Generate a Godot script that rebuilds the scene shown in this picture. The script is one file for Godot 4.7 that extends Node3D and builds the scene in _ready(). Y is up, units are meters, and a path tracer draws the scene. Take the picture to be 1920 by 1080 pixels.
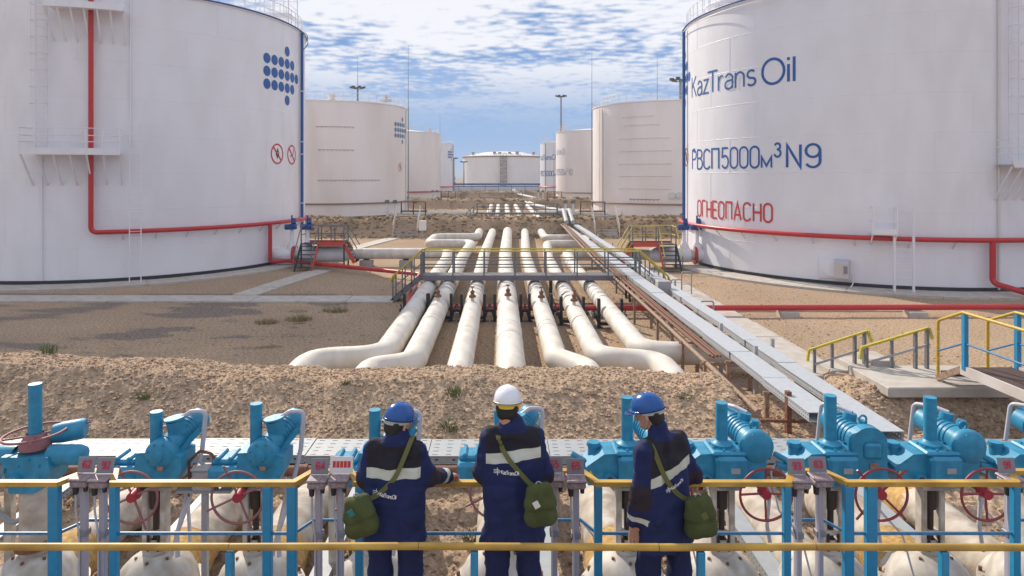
extends Node3D

# An oil tank farm: two rows of white storage tanks along a corridor of pipelines, an earth bank in
# front, and a row of blue valve actuators with three workers standing at a railing above them.
# Metres, y up. Positions are written V(x, y, depth): depth counts away from the camera along -z.

const TAU_ = 6.28318530718
const TANK_R = 10.46
const TANK_H = 14.9
var M = {}
var used_names = {}
var soil_noise = FastNoiseLite.new()
var soft_noise = FastNoiseLite.new()
var rng = RandomNumberGenerator.new()

func V(x, y, d): return Vector3(x, y, -d)

# ---------------------------------------------------------------- mesh builder
class MB:
	var v = PackedVector3Array()
	var n = PackedVector3Array()
	var i = PackedInt32Array()
	var c = PackedColorArray()
	func vert(p, nn):
		v.append(p); n.append(nn)
		return v.size() - 1
	func face(a, b, cc):
		var g = (v[b] - v[a]).cross(v[cc] - v[a])
		if g.dot(n[a] + n[b] + n[cc]) > 0.0:
			i.append(a); i.append(cc); i.append(b)
		else:
			i.append(a); i.append(b); i.append(cc)
	func tri(a, b, cc, out):
		var nn = (b - a).cross(cc - a).normalized()
		if nn.dot(out) < 0.0: nn = -nn
		face(vert(a, nn), vert(b, nn), vert(cc, nn))
	func quad(a, b, cc, d, out):
		var nn = (b - a).cross(d - a).normalized()
		if nn.length() < 0.5: nn = (cc - b).cross(d - b).normalized()
		if nn.dot(out) < 0.0: nn = -nn
		var k = vert(a, nn); vert(b, nn); vert(cc, nn); vert(d, nn)
		face(k, k + 1, k + 2); face(k, k + 2, k + 3)
	func box(ctr, size, bas = Basis()):
		var h = size * 0.5
		for ax in 3:
			for s in [-1.0, 1.0]:
				var u = (ax + 1) % 3
				var w = (ax + 2) % 3
				var o = Vector3(); o[ax] = s * h[ax]
				var du = Vector3(); du[u] = h[u]
				var dw = Vector3(); dw[w] = h[w]
				quad(ctr + bas * (o - du - dw), ctr + bas * (o + du - dw), ctr + bas * (o + du + dw), ctr + bas * (o - du + dw), bas * o)
		return self
	# a box with chamfered edges
	func cbox(ctr, size, ch, bas = Basis()):
		var h = size * 0.5
		for ax in 3:
			var u = (ax + 1) % 3
			var w = (ax + 2) % 3
			for s in [-1.0, 1.0]:
				var o = Vector3(); o[ax] = s * h[ax]
				var du = Vector3(); du[u] = h[u] - ch
				var dw = Vector3(); dw[w] = h[w] - ch
				quad(ctr + bas * (o - du - dw), ctr + bas * (o + du - dw), ctr + bas * (o + du + dw), ctr + bas * (o - du + dw), bas * o)
				for s2 in [-1.0, 1.0]:
					var a1 = Vector3(); a1[ax] = s * h[ax]; a1[u] = s2 * (h[u] - ch)
					var a2 = Vector3(); a2[ax] = s * (h[ax] - ch); a2[u] = s2 * h[u]
					quad(ctr + bas * (a1 - dw), ctr + bas * (a1 + dw), ctr + bas * (a2 + dw), ctr + bas * (a2 - dw), bas * (a1 + a2))
		for sx in [-1.0, 1.0]:
			for sy in [-1.0, 1.0]:
				for sz in [-1.0, 1.0]:
					var q = Vector3(sx, sy, sz)
					tri(ctr + bas * (q * Vector3(h.x, h.y - ch, h.z - ch)), ctr + bas * (q * Vector3(h.x - ch, h.y, h.z - ch)), ctr + bas * (q * Vector3(h.x - ch, h.y - ch, h.z)), bas * q)
		return self
	# a straight square or flat bar from a to b
	func bar(a, b, w, t, up = Vector3.UP):
		var z = (b - a).normalized()
		if absf(z.dot(up)) > 0.98: up = Vector3.RIGHT
		var x = up.cross(z).normalized()
		var y = z.cross(x).normalized()
		box((a + b) * 0.5, Vector3(w, t, (b - a).length()), Basis(x, y, z))
		return self
	func ring_of(p, x, y, r, seg):
		var k = v.size()
		for s in seg:
			var a = 6.28318530718 * s / seg
			var o = x * cos(a) + y * sin(a)
			vert(p + o * r, o)
		return k
	func skin(k0, k1, seg):
		for s in seg:
			var t = (s + 1) % seg
			face(k0 + s, k0 + t, k1 + t)
			face(k0 + s, k1 + t, k1 + s)
	func disc(p, x, y, r, seg, out):
		var cc = vert(p, out)
		var k = v.size()
		for s in seg:
			var a = 6.28318530718 * s / seg
			vert(p + (x * cos(a) + y * sin(a)) * r, out)
		for s in seg: face(cc, k + s, k + (s + 1) % seg)
	func cyl(a, b, ra, rb = -1.0, seg = 14, caps = true):
		if rb < 0.0: rb = ra
		var z = (b - a).normalized()
		var x = (Vector3.UP if absf(z.y) < 0.9 else Vector3.RIGHT).cross(z).normalized()
		var y = z.cross(x)
		var k0 = ring_of(a, x, y, ra, seg)
		var k1 = ring_of(b, x, y, rb, seg)
		skin(k0, k1, seg)
		if caps:
			disc(a, x, y, ra, seg, -z)
			disc(b, x, y, rb, seg, z)
		return self
	func tube(pts, r, seg = 10, caps = true):
		var cnt = pts.size()
		var x = Vector3()
		var prev = -1
		var first = Vector3()
		for k in cnt:
			var z = ((pts[min(k + 1, cnt - 1)] - pts[k]).normalized() + (pts[k] - pts[max(k - 1, 0)]).normalized()).normalized()
			if k == 0:
				x = (Vector3.UP if absf(z.y) < 0.9 else Vector3.RIGHT).cross(z).normalized()
			else:
				x = (x - z * x.dot(z)).normalized()
			var y = z.cross(x)
			var rr = r[k] if r is Array else r
			var kk = ring_of(pts[k], x, y, rr, seg)
			if prev >= 0: skin(prev, kk, seg)
			if caps and k == 0: disc(pts[k], x, y, rr, seg, -z)
			if caps and k == cnt - 1: disc(pts[k], x, y, rr, seg, z)
			prev = kk
		return self
	# profile of [radius, along] turned round the axis z of bas
	func lathe(o, bas, prof, seg = 24, smooth = true):
		for q in prof.size() - 1:
			var p0 = prof[q]
			var p1 = prof[q + 1]
			var dn = Vector2(p1[1] - p0[1], -(p1[0] - p0[0])).normalized()
			var k0 = v.size()
			for pp in [[p0, q, q - 1], [p1, q, q + 1]]:
				var nn = dn
				if smooth and pp[2] >= 0 and pp[2] < prof.size() - 1:
					var m = pp[2]
					var d2 = Vector2(prof[m + 1][1] - prof[m][1], -(prof[m + 1][0] - prof[m][0])).normalized()
					if d2.dot(dn) > 0.6: nn = (dn + d2).normalized()
				for s in seg:
					var a = 6.28318530718 * s / seg
					var rad = bas.x * cos(a) + bas.y * sin(a)
					vert(o + rad * pp[0][0] + bas.z * pp[0][1], (rad * nn.x + bas.z * nn.y).normalized())
			skin(k0, k0 + seg, seg)
		return self
	func ball(o, r, seg = 16, rings = 10):
		for q in rings + 1:
			var t = PI * q / rings
			for s in seg:
				var a = 6.28318530718 * s / seg
				var e = Vector3(sin(t) * cos(a), cos(t), sin(t) * sin(a))
				vert(o + e * r, (e / r).normalized())
		var k = v.size() - (rings + 1) * seg
		for q in rings: skin(k + q * seg, k + (q + 1) * seg, seg)
		return self
	func torus(o, bas, R, r, seg = 32, sub = 8, a0 = 0.0, a1 = 6.28318530718):
		var pts = []
		for s in seg + 1:
			var a = a0 + (a1 - a0) * s / seg
			pts.append(o + (bas.x * cos(a) + bas.y * sin(a)) * R)
		var prev = -1
		for s in seg + 1:
			var a = a0 + (a1 - a0) * s / seg
			var rad = bas.x * cos(a) + bas.y * sin(a)
			var kk = ring_of(pts[s], rad, bas.z, r, sub)
			if prev >= 0: skin(prev, kk, sub)
			prev = kk
		return self
	# polygon (Vector2 list, convex or star-shaped about its middle) pushed along bas.z
	func prism(o, bas, poly, depth):
		var mid = Vector2()
		for p in poly: mid += p
		mid /= poly.size()
		var f = bas.z * depth * 0.5
		for q in poly.size():
			var a = poly[q]
			var b = poly[(q + 1) % poly.size()]
			var A = o + bas.x * a.x + bas.y * a.y
			var B = o + bas.x * b.x + bas.y * b.y
			var C = o + bas.x * mid.x + bas.y * mid.y
			tri(A + f, B + f, C + f, bas.z)
			tri(A - f, B - f, C - f, -bas.z)
			quad(A - f, B - f, B + f, A + f, (A + B) * 0.5 - C)
		return self
	func mesh(mat):
		var arr = []
		arr.resize(Mesh.ARRAY_MAX)
		arr[Mesh.ARRAY_VERTEX] = v
		arr[Mesh.ARRAY_NORMAL] = n
		arr[Mesh.ARRAY_INDEX] = i
		if c.size() == v.size(): arr[Mesh.ARRAY_COLOR] = c
		var m = ArrayMesh.new()
		m.add_surface_from_arrays(Mesh.PRIMITIVE_TRIANGLES, arr)
		m.surface_set_material(0, mat)
		return m

# ---------------------------------------------------------------- scene tree helpers
func numbered(called):
	if not used_names.has(called):
		used_names[called] = 0
		return called
	used_names[called] += 1
	return "%s_%03d" % [called, used_names[called]]

func put(called, mesh, parent, at = Vector3.ZERO, bas = Basis()):
	var o = MeshInstance3D.new()
	o.name = called
	o.mesh = mesh
	parent.add_child(o, true)
	o.transform = Transform3D(bas, at)
	return o

func part(called, mb, mat, parent):
	return put(called, mb.mesh(mat), parent)

func tag(o, label, category, group = "", kind = ""):
	if label != "": o.set_meta("label", label)
	if category != "": o.set_meta("category", category)
	if group != "": o.set_meta("group", group)
	if kind != "": o.set_meta("kind", kind)
	return o

func thing(called, label, category, at = Vector3.ZERO, group = "", turn = 0.0):
	var o = Node3D.new()
	o.name = numbered(called)
	add_child(o)
	o.position = at
	o.rotation.y = turn
	return tag(o, label, category, group)

func copy_of(o, called, label, at):
	var r = o.duplicate()
	r.name = numbered(called)
	add_child(r)
	r.position = at
	r.set_meta("label", label)
	return r

func structure(called, at = Vector3.ZERO):
	var o = Node3D.new()
	o.name = numbered(called)
	add_child(o)
	o.position = at
	o.set_meta("kind", "structure")
	return o

# a polyline with its corners rounded to radius r
func rounded(pts, r, steps = 7):
	var out = [pts[0]]
	for k in range(1, pts.size() - 1):
		var p = pts[k]
		var a = (pts[k - 1] - p)
		var b = (pts[k + 1] - p)
		var ang = a.angle_to(b)
		var t = minf(r / tan(ang * 0.5), minf(a.length(), b.length()) * 0.49)
		var s = p + a.normalized() * t
		var e = p + b.normalized() * t
		for q in steps + 1:
			var u = float(q) / steps
			out.append(s.lerp(p, u).lerp(p.lerp(e, u), u))
	out.append(pts[-1])
	return out

# ---------------------------------------------------------------- materials
func lin(r, g, b): return Color(r, g, b).linear_to_srgb()

func noise_tex(freq, lo, hi, sd, octaves = 4, size = 512, normal = false, bump = 4.0, gain = 0.5):
	var nz = FastNoiseLite.new()
	nz.seed = sd
	nz.noise_type = FastNoiseLite.TYPE_SIMPLEX_SMOOTH
	nz.frequency = freq
	nz.fractal_octaves = octaves
	nz.fractal_gain = gain
	var t = NoiseTexture2D.new()
	t.width = size
	t.height = size
	t.seamless = true
	t.noise = nz
	if normal:
		t.as_normal_map = true
		t.bump_strength = bump
	else:
		var g = Gradient.new()
		g.offsets = PackedFloat32Array([0.0, 0.3, 0.7, 1.0])
		g.colors = PackedColorArray([lo, lo.lerp(hi, 0.25), lo.lerp(hi, 0.8), hi])
		t.color_ramp = g
	return t

func mat(key, col, rough = 0.6, metal = 0.0, tex = null, scale = Vector3.ONE, nrm = null, nscale = 1.0):
	var m = StandardMaterial3D.new()
	m.resource_name = key
	m.albedo_color = col
	m.roughness = rough
	m.metallic = metal
	if tex != null: m.albedo_texture = tex
	if nrm != null:
		m.normal_enabled = true
		m.normal_texture = nrm
		m.normal_scale = nscale
	if tex != null or nrm != null:
		m.uv1_triplanar = true
		m.uv1_world_triplanar = true
		m.uv1_scale = scale
	M[key] = m
	return m

func make_materials():
	var w = func(x): return Color(x, x, x)
	var grime = noise_tex(0.012, Color(0.955, 0.95, 0.945), Color(1, 1, 1), 11, 5)
	var patch = noise_tex(0.006, Color(0.90, 0.88, 0.86), Color(1, 1, 1), 12, 5)
	var blotch = noise_tex(0.02, Color(0.72, 0.68, 0.63), Color(1, 1, 1), 13, 6)
	var flake = noise_tex(0.03, Color(0.84, 0.83, 0.82), Color(1, 1, 1), 14, 4)
	var bumps = noise_tex(0.03, w.call(0), w.call(1), 15, 5, 512, true, 3.0)
	var cloth = noise_tex(0.02, w.call(0), w.call(1), 16, 5, 512, true, 6.0)
	var soil_tex = noise_tex(0.02, Color(0.66, 0.63, 0.60), Color(1.0, 1.0, 1.0), 17, 7, 1024, false, 1.0, 0.68)
	var soil_nrm = noise_tex(0.035, w.call(0), w.call(1), 18, 7, 1024, true, 9.0, 0.7)
	mat("tank_white", lin(0.80, 0.795, 0.84), 0.42, 0.0, grime, Vector3(0.11, 0.035, 0.11))
	mat("tank_aged", lin(0.86, 0.80, 0.785), 0.6, 0.0, patch, Vector3(0.05, 0.012, 0.05))
	mat("tank_far", lin(0.86, 0.82, 0.80), 0.6, 0.0, grime, Vector3(0.08, 0.02, 0.08))
	mat("seam", lin(0.83, 0.82, 0.82), 0.4)
	mat("rust_stain", lin(0.42, 0.30, 0.22), 0.85, 0.0, blotch, Vector3(0.8, 0.8, 0.8))
	mat("base_black", lin(0.025, 0.027, 0.035), 0.55, 0.0, flake, Vector3.ONE)
	mat("red_pipe", lin(0.52, 0.022, 0.025), 0.4, 0.0, grime, Vector3(0.7, 0.7, 0.7))
	mat("blue_print", lin(0.012, 0.095, 0.34), 0.5)
	mat("blue_pipe", lin(0.02, 0.09, 0.30), 0.4, 0.0, grime, Vector3.ONE)
	mat("red_print", lin(0.58, 0.035, 0.04), 0.5)
	mat("black_print", lin(0.03, 0.03, 0.03), 0.5)
	mat("white_print", lin(0.8, 0.8, 0.8), 0.5)
	mat("tank_steel", lin(0.66, 0.65, 0.64), 0.45, 0.0, grime, Vector3(0.7, 0.7, 0.7))
	mat("pipe_white", lin(0.70, 0.66, 0.61), 0.62, 0.0, noise_tex(0.012, Color(0.87, 0.85, 0.82), Color(1, 1, 1), 44, 6), Vector3(0.3, 0.3, 0.16))
	mat("pipe_cracked", lin(0.60, 0.54, 0.475), 0.75, 0.0, blotch, Vector3(0.3, 0.3, 0.3), bumps, 0.5)
	mat("pipe_end", lin(0.2, 0.2, 0.22), 0.6, 0.0, flake, Vector3.ONE)
	mat("foam_yellow", lin(0.62, 0.40, 0.15), 0.9, 0.0, blotch, Vector3(0.9, 0.9, 0.9), bumps, 1.0)
	mat("band_grey", lin(0.38, 0.38, 0.38), 0.55, 0.0, flake, Vector3.ONE)
	mat("black_steel", lin(0.022, 0.022, 0.025), 0.5, 0.0, flake, Vector3.ONE)
	mat("small_rust", lin(0.26, 0.12, 0.07), 0.8, 0.0, blotch, Vector3(3, 3, 3))
	mat("rust_pipe", lin(0.24, 0.10, 0.06), 0.75, 0.0, blotch, Vector3(1.1, 1.1, 1.1), bumps, 0.4)
	mat("rust_tan", lin(0.40, 0.27, 0.20), 0.75, 0.0, blotch, Vector3(0.9, 0.9, 0.9))
	mat("zinc", lin(0.36, 0.38, 0.40), 0.55, 0.1, grime, Vector3(0.9, 0.9, 0.9))
	mat("zinc_light", lin(0.47, 0.50, 0.54), 0.5, 0.1, grime, Vector3(0.9, 0.9, 0.9))
	mat("zinc_dull", lin(0.40, 0.41, 0.42), 0.6, 0.1, patch, Vector3(0.9, 0.9, 0.9))
	mat("zinc_side", lin(0.33, 0.34, 0.37), 0.55, 0.1, grime, Vector3(0.9, 0.9, 0.9))
	mat("grey_steel", lin(0.17, 0.175, 0.19), 0.5, 0.0, flake, Vector3(0.8, 0.8, 0.8))
	mat("deck_purple", lin(0.20, 0.17, 0.20), 0.6, 0.0, flake, Vector3(0.8, 0.8, 0.8))
	mat("stair_dark", lin(0.05, 0.055, 0.065), 0.6, 0.0, flake, Vector3.ONE)
	mat("orange_red", lin(0.62, 0.07, 0.035), 0.5, 0.0, grime, Vector3.ONE)
	mat("yellow_rail", lin(0.62, 0.40, 0.045), 0.45, 0.0, flake, Vector3(0.7, 0.7, 0.7))
	mat("yellow_pale", lin(0.60, 0.48, 0.05), 0.45, 0.0, flake, Vector3(0.7, 0.7, 0.7))
	mat("yellow_ochre", lin(0.62, 0.395, 0.07), 0.45, 0.0, blotch, Vector3(0.22, 0.22, 0.22))
	mat("post_blue", lin(0.015, 0.24, 0.46), 0.4, 0.0, grime, Vector3(1.3, 1.3, 1.3))
	mat("rail_blue", lin(0.07, 0.22, 0.42), 0.45, 0.0, flake, Vector3.ONE)
	mat("valve_blue", lin(0.028, 0.285, 0.465), 0.45, 0.0, noise_tex(0.014, Color(0.82, 0.85, 0.87), Color(1, 1, 1), 41, 6), Vector3(0.9, 0.9, 0.9), bumps, 0.2)
	mat("bracket_stain", lin(0.50, 0.41, 0.36), 0.8)
	mat("sticker_yellow", lin(0.7, 0.5, 0.03), 0.5)
	mat("valve_navy", lin(0.012, 0.06, 0.24), 0.4)
	mat("wheel_red", lin(0.33, 0.045, 0.055), 0.45, 0.0, flake, Vector3(3, 3, 3))
	mat("wheel_pale", lin(0.34, 0.13, 0.14), 0.55, 0.0, flake, Vector3(3, 3, 3))
	mat("hub_red", lin(0.36, 0.02, 0.035), 0.4)
	mat("yoke_white", lin(0.66, 0.62, 0.58), 0.6, 0.0, blotch, Vector3(0.35, 0.35, 0.35))
	mat("bonnet_white", lin(0.63, 0.60, 0.56), 0.6, 0.0, blotch, Vector3(0.45, 0.45, 0.45))
	mat("stem_dark", lin(0.05, 0.035, 0.03), 0.5, 0.0, blotch, Vector3(3, 3, 3))
	mat("conduit_grey", lin(0.50, 0.50, 0.56), 0.45, 0.0, grime, Vector3(1.5, 1.5, 1.5))
	mat("post_grey", lin(0.36, 0.34, 0.40), 0.5)
	mat("box_grey", lin(0.42, 0.40, 0.41), 0.5, 0.0, flake, Vector3(2, 2, 2))
	mat("box_lilac", lin(0.38, 0.31, 0.35), 0.55, 0.0, blotch, Vector3(3, 3, 3))
	mat("plate_grey", lin(0.21, 0.21, 0.24), 0.5)
	mat("digit_red", lin(0.5, 0.02, 0.07), 0.5)
	mat("paper_white", lin(0.75, 0.73, 0.72), 0.7)
	mat("concrete", lin(0.50, 0.46, 0.42), 0.85, 0.0, patch, Vector3(0.5, 0.5, 0.5), bumps, 0.3)
	mat("concrete_grey", lin(0.38, 0.36, 0.35), 0.85, 0.0, patch, Vector3(0.5, 0.5, 0.5), bumps, 0.4)
	mat("brown_grate", lin(0.10, 0.06, 0.05), 0.8, 0.0, blotch, Vector3(2, 2, 2))
	mat("stringer", lin(0.60, 0.56, 0.54), 0.55, 0.0, patch, Vector3(0.3, 0.3, 0.3))
	mat("blanket", lin(0.60, 0.61, 0.64), 0.4, 0.45, grime, Vector3.ONE, bumps, 0.6)
	mat("navy_cloth", lin(0.004, 0.010, 0.062), 0.85, 0.0, null, Vector3(5, 5, 5), cloth, 0.35)
	mat("blue_cloth", lin(0.004, 0.012, 0.075), 0.85, 0.0, null, Vector3(5, 5, 5), cloth, 0.35)
	mat("black_cloth", lin(0.012, 0.010, 0.018), 0.9, 0.0, null, Vector3(5, 5, 5), cloth, 0.35)
	mat("patch_cloth", lin(0.022, 0.012, 0.022), 0.9, 0.0, null, Vector3(5, 5, 5), cloth, 0.35)
	mat("stripe_cloth", lin(0.50, 0.53, 0.46), 0.5, 0.0, null, Vector3(5, 5, 5), cloth, 0.2)
	mat("skin", lin(0.46, 0.25, 0.17), 0.6)
	mat("hair", lin(0.012, 0.009, 0.008), 0.7)
	mat("eye_dark", lin(0.02, 0.015, 0.012), 0.3)
	mat("boot", lin(0.02, 0.018, 0.017), 0.6)
	mat("helmet_blue", lin(0.006, 0.075, 0.29), 0.22)
	mat("helmet_white", lin(0.74, 0.74, 0.78), 0.25)
	mat("harness_grey", lin(0.38, 0.42, 0.42), 0.6)
	mat("harness_yellow", lin(0.62, 0.46, 0.05), 0.6)
	mat("bag_green", lin(0.075, 0.095, 0.028), 0.95, 0.0, noise_tex(0.01, Color(0.78, 0.78, 0.74), Color(1, 1, 1), 21, 3), Vector3(1.2, 1.2, 1.2))
	mat("strap_green", lin(0.12, 0.125, 0.04), 0.9)
	mat("tag_teal", lin(0.01, 0.16, 0.17), 0.6)
	mat("tag_white", lin(0.65, 0.65, 0.6), 0.6)
	mat("grass_blade", lin(0.13, 0.15, 0.05), 0.8)
	mat("grass_dry", lin(0.27, 0.22, 0.10), 0.85)
	mat("mast_steel", lin(0.22, 0.23, 0.25), 0.5)
	mat("lamp_head", lin(0.05, 0.05, 0.055), 0.5)
	mat("cable_black", lin(0.02, 0.02, 0.022), 0.6)
	mat("far_blue", lin(0.025, 0.075, 0.24), 0.5)
	mat("far_wall", lin(0.55, 0.52, 0.52), 0.8)
	var s = mat("soil", Color(1, 1, 1), 0.95, 0.0, soil_tex, Vector3(0.42, 0.42, 0.42), soil_nrm, 0.9)
	s.vertex_color_use_as_albedo = true
	s.metallic_specular = 0.25
	var s2 = mat("clod", Color(1, 1, 1), 0.95, 0.0, soil_tex, Vector3(1.3, 1.3, 1.3))
	s2.vertex_color_use_as_albedo = true
	s2.metallic_specular = 0.25

# ---------------------------------------------------------------- camera, sky, sun
func make_camera_and_light():
	var cam = Camera3D.new()
	cam.name = "camera"
	cam.projection = Camera3D.PROJECTION_FRUSTUM
	cam.near = 0.1
	cam.far = 6000.0
	cam.size = 0.1 * 1080.0 / 1220.0
	cam.frustum_offset = Vector2(0.1 * 20.0 / 1220.0, -0.1 * 210.0 / 1220.0)
	cam.position = Vector3(0, 5.4, 0)
	add_child(cam)
	cam.current = true
	var env = Environment.new()
	env.background_mode = Environment.BG_SKY
	env.tonemap_mode = Environment.TONE_MAPPER_LINEAR
	env.tonemap_exposure = 1.04
	env.sdfgi_enabled = true
	env.ssao_enabled = true
	env.ssil_enabled = true
	env.fog_enabled = true
	env.fog_density = 0.0007
	env.fog_light_color = Color(0.82, 0.86, 0.92)
	var sky = Sky.new()
	var sm = PanoramaSkyMaterial.new()
	sm.panorama = make_sky_picture()
	sm.energy_multiplier = 1.0
	sky.sky_material = sm
	env.sky = sky
	var we = WorldEnvironment.new()
	we.name = "world_environment"
	we.environment = env
	add_child(we)
	var sun = DirectionalLight3D.new()
	sun.name = "sun"
	sun.light_energy = 1.6
	sun.light_color = Color(1.0, 0.955, 0.88)
	sun.light_angular_distance = 0.5
	sun.shadow_enabled = true
	add_child(sun)
	sun.look_at_from_position(Vector3.ZERO, Vector3(0.448, -0.581, 0.68), Vector3.UP)

# air that pales to the horizon and one thin sheet of small rippled clouds at 6000 m all round
func make_sky_picture():
	var W = 4096
	var H = 2048
	var big = FastNoiseLite.new()
	big.seed = 5
	big.noise_type = FastNoiseLite.TYPE_SIMPLEX_SMOOTH
	big.frequency = 0.11
	big.fractal_octaves = 3
	var cell = FastNoiseLite.new()
	cell.seed = 9
	cell.noise_type = FastNoiseLite.TYPE_CELLULAR
	cell.cellular_return_type = FastNoiseLite.RETURN_DISTANCE
	cell.cellular_jitter = 1.0
	cell.frequency = 1.45
	cell.fractal_type = FastNoiseLite.FRACTAL_NONE
	cell.domain_warp_enabled = true
	cell.domain_warp_amplitude = 0.55
	cell.domain_warp_frequency = 0.8
	cell.domain_warp_fractal_octaves = 3
	var fine = FastNoiseLite.new()
	fine.seed = 21
	fine.noise_type = FastNoiseLite.TYPE_SIMPLEX_SMOOTH
	fine.frequency = 1.0
	fine.fractal_octaves = 4
	fine.fractal_gain = 0.6
	var data = PackedByteArray()
	data.resize(W * H * 4)
	data.fill(255)
	var half = H / 2
	for row in range(0, half):
		var el = (0.5 - (row + 0.5) / H) * PI
		var step = 1 if el < 0.45 else (2 if el < 0.9 else 4)
		var se = sin(el)
		var ce = cos(el)
		var t = pow(1.0 - se, 4.6)
		var ar = lerpf(0.10, 0.37, t)
		var ag = lerpf(0.25, 0.56, t)
		var ab = lerpf(0.60, 0.84, t)
		# distance on the sheet, over a round earth so that it stays finite at the horizon
		var reach = 6.0 / (se + 0.028)
		var low = smoothstep(0.05, 0.19, se)
		var col = 0
		while col < W:
			var az = (col + 0.5) / W * TAU_
			var x = sin(az) * ce * reach
			var y = cos(az) * ce * reach
			var cover = big.get_noise_2d(x * 0.75 + 3.0, y + 1.7) * 1.15 + 0.30
			var a = 0.0
			if cover > -0.55 and low > 0.0:
				var ripple = 1.0 - clampf(cell.get_noise_2d(x * 0.85, y * 1.35) + 1.0, 0.0, 1.0)
				var f = fine.get_noise_2d(x * 0.8, y * 1.2)
				a = smoothstep(0.03, 0.80, cover * 0.70 + ripple * 0.74 + f * 0.5 + 0.03) * low * 0.97
			var wr = 0.93 - 0.10 * (1.0 - a)
			var r = lerpf(ar, wr, a)
			var g = lerpf(ag, wr * 1.008, a)
			var b = lerpf(ab, wr * 1.06, a)
			var br = int(255.0 * sqrt_srgb(r))
			var bg = int(255.0 * sqrt_srgb(g))
			var bb = int(255.0 * sqrt_srgb(b))
			for dc in step:
				var k = (row * W + col + dc) * 4
				data[k] = br
				data[k + 1] = bg
				data[k + 2] = bb
			col += step
	var gr = int(255.0 * sqrt_srgb(0.30))
	var gg = int(255.0 * sqrt_srgb(0.24))
	var gb = int(255.0 * sqrt_srgb(0.18))
	var low_row = PackedByteArray()
	for k in W:
		low_row.append(gr); low_row.append(gg); low_row.append(gb); low_row.append(255)
	var top = data.slice(0, half * W * 4)
	for k in half: top.append_array(low_row)
	return ImageTexture.create_from_image(Image.create_from_data(W, H, false, Image.FORMAT_RGBA8, top))

func sqrt_srgb(x):
	return clampf(1.055 * pow(clampf(x, 0.0, 1.0), 1.0 / 2.4) - 0.055, 0.0, 1.0)

# ---------------------------------------------------------------- ground
func crest(x):
	var cut = smoothstep(4.55, 5.1, x) * (1.0 - smoothstep(6.75, 7.15, x))
	return lerpf(1.56, 1.23, smoothstep(-11.5, -2.0, x)) - 0.1 * smoothstep(0.0, 4.0, x) + 0.1 * smoothstep(6.6, 8.0, x) - 0.5 * cut + 0.14 * soft_noise.get_noise_2d(x * 1.3, 7.0) + 0.10 * soft_noise.get_noise_2d(x * 0.5 + 90.0, 3.0)

func bank(x, d):
	var near_foot = lerpf(11.62, 12.35, smoothstep(6.6, 8.2, x))
	var near_top = lerpf(13.15, 12.95, smoothstep(6.6, 8.2, x))
	var t = clampf((d - near_foot) / (near_top - near_foot), 0.0, 1.0)
	var up = lerpf(t, smoothstep(0.0, 1.0, t), 0.3)
	var down = 1.0 - smoothstep(13.95, 16.3, d)
	return minf(up, down)

func dike(d, a):
	return smoothstep(a, a + 2.3, d) * (1.0 - smoothstep(a + 5.0, a + 7.5, d))

func ground_level(x, d):
	var foot = 0.08 + 0.5 * smoothstep(7.5, 11.5, d)
	var base = foot if d < 13.5 else 0.0
	var b = bank(x, d)
	var y = lerpf(base, crest(x), b) if d < 17.0 else 0.0
	for a in [56.0, 106.0, 156.0]:
		if d > a - 1.0 and d < a + 9.0:
			y += dike(d, a) * (1.62 + 0.25 * soft_noise.get_noise_2d(x * 0.4, a))
	return y

func ground_rough(x, d):
	var near_bank = bank(x, d) if d < 17.0 else 0.0
	var pit = 1.0 - smoothstep(10.8, 11.5, d)
	var big = soft_noise.get_noise_2d(x * 2.2, d * 2.2)
	var flat_top = smoothstep(13.1, 13.4, d) * (1.0 - smoothstep(14.0, 14.6, d))
	var amp = 0.012 + 0.06 * maxf(near_bank, pit * 0.8) * (1.0 - 0.6 * flat_top)
	var y = big * amp * 1.5
	if d < 17.0:
		y += soil_noise.get_noise_2d(x * 9.0, d * 9.0) * amp * 0.9 + soil_noise.get_noise_2d(x * 24.0, d * 24.0) * amp * 0.75
		# rain gullies down the slope and a few hollows
		y -= 0.05 * near_bank * (1.0 - flat_top) * smoothstep(0.25, 0.6, soft_noise.get_noise_2d(x * 5.0 + 60.0, d * 0.9))
	if d > 55.0: y += (soil_noise.get_noise_2d(x * 0.9, d * 0.9) * 0.14 + soil_noise.get_noise_2d(x * 3.1, d * 3.1) * 0.13) * (dike(d, 56.0) + dike(d, 106.0) + dike(d, 156.0))
	return y

func ground_y(x, d): return ground_level(x, d) + ground_rough(x, d)

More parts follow.
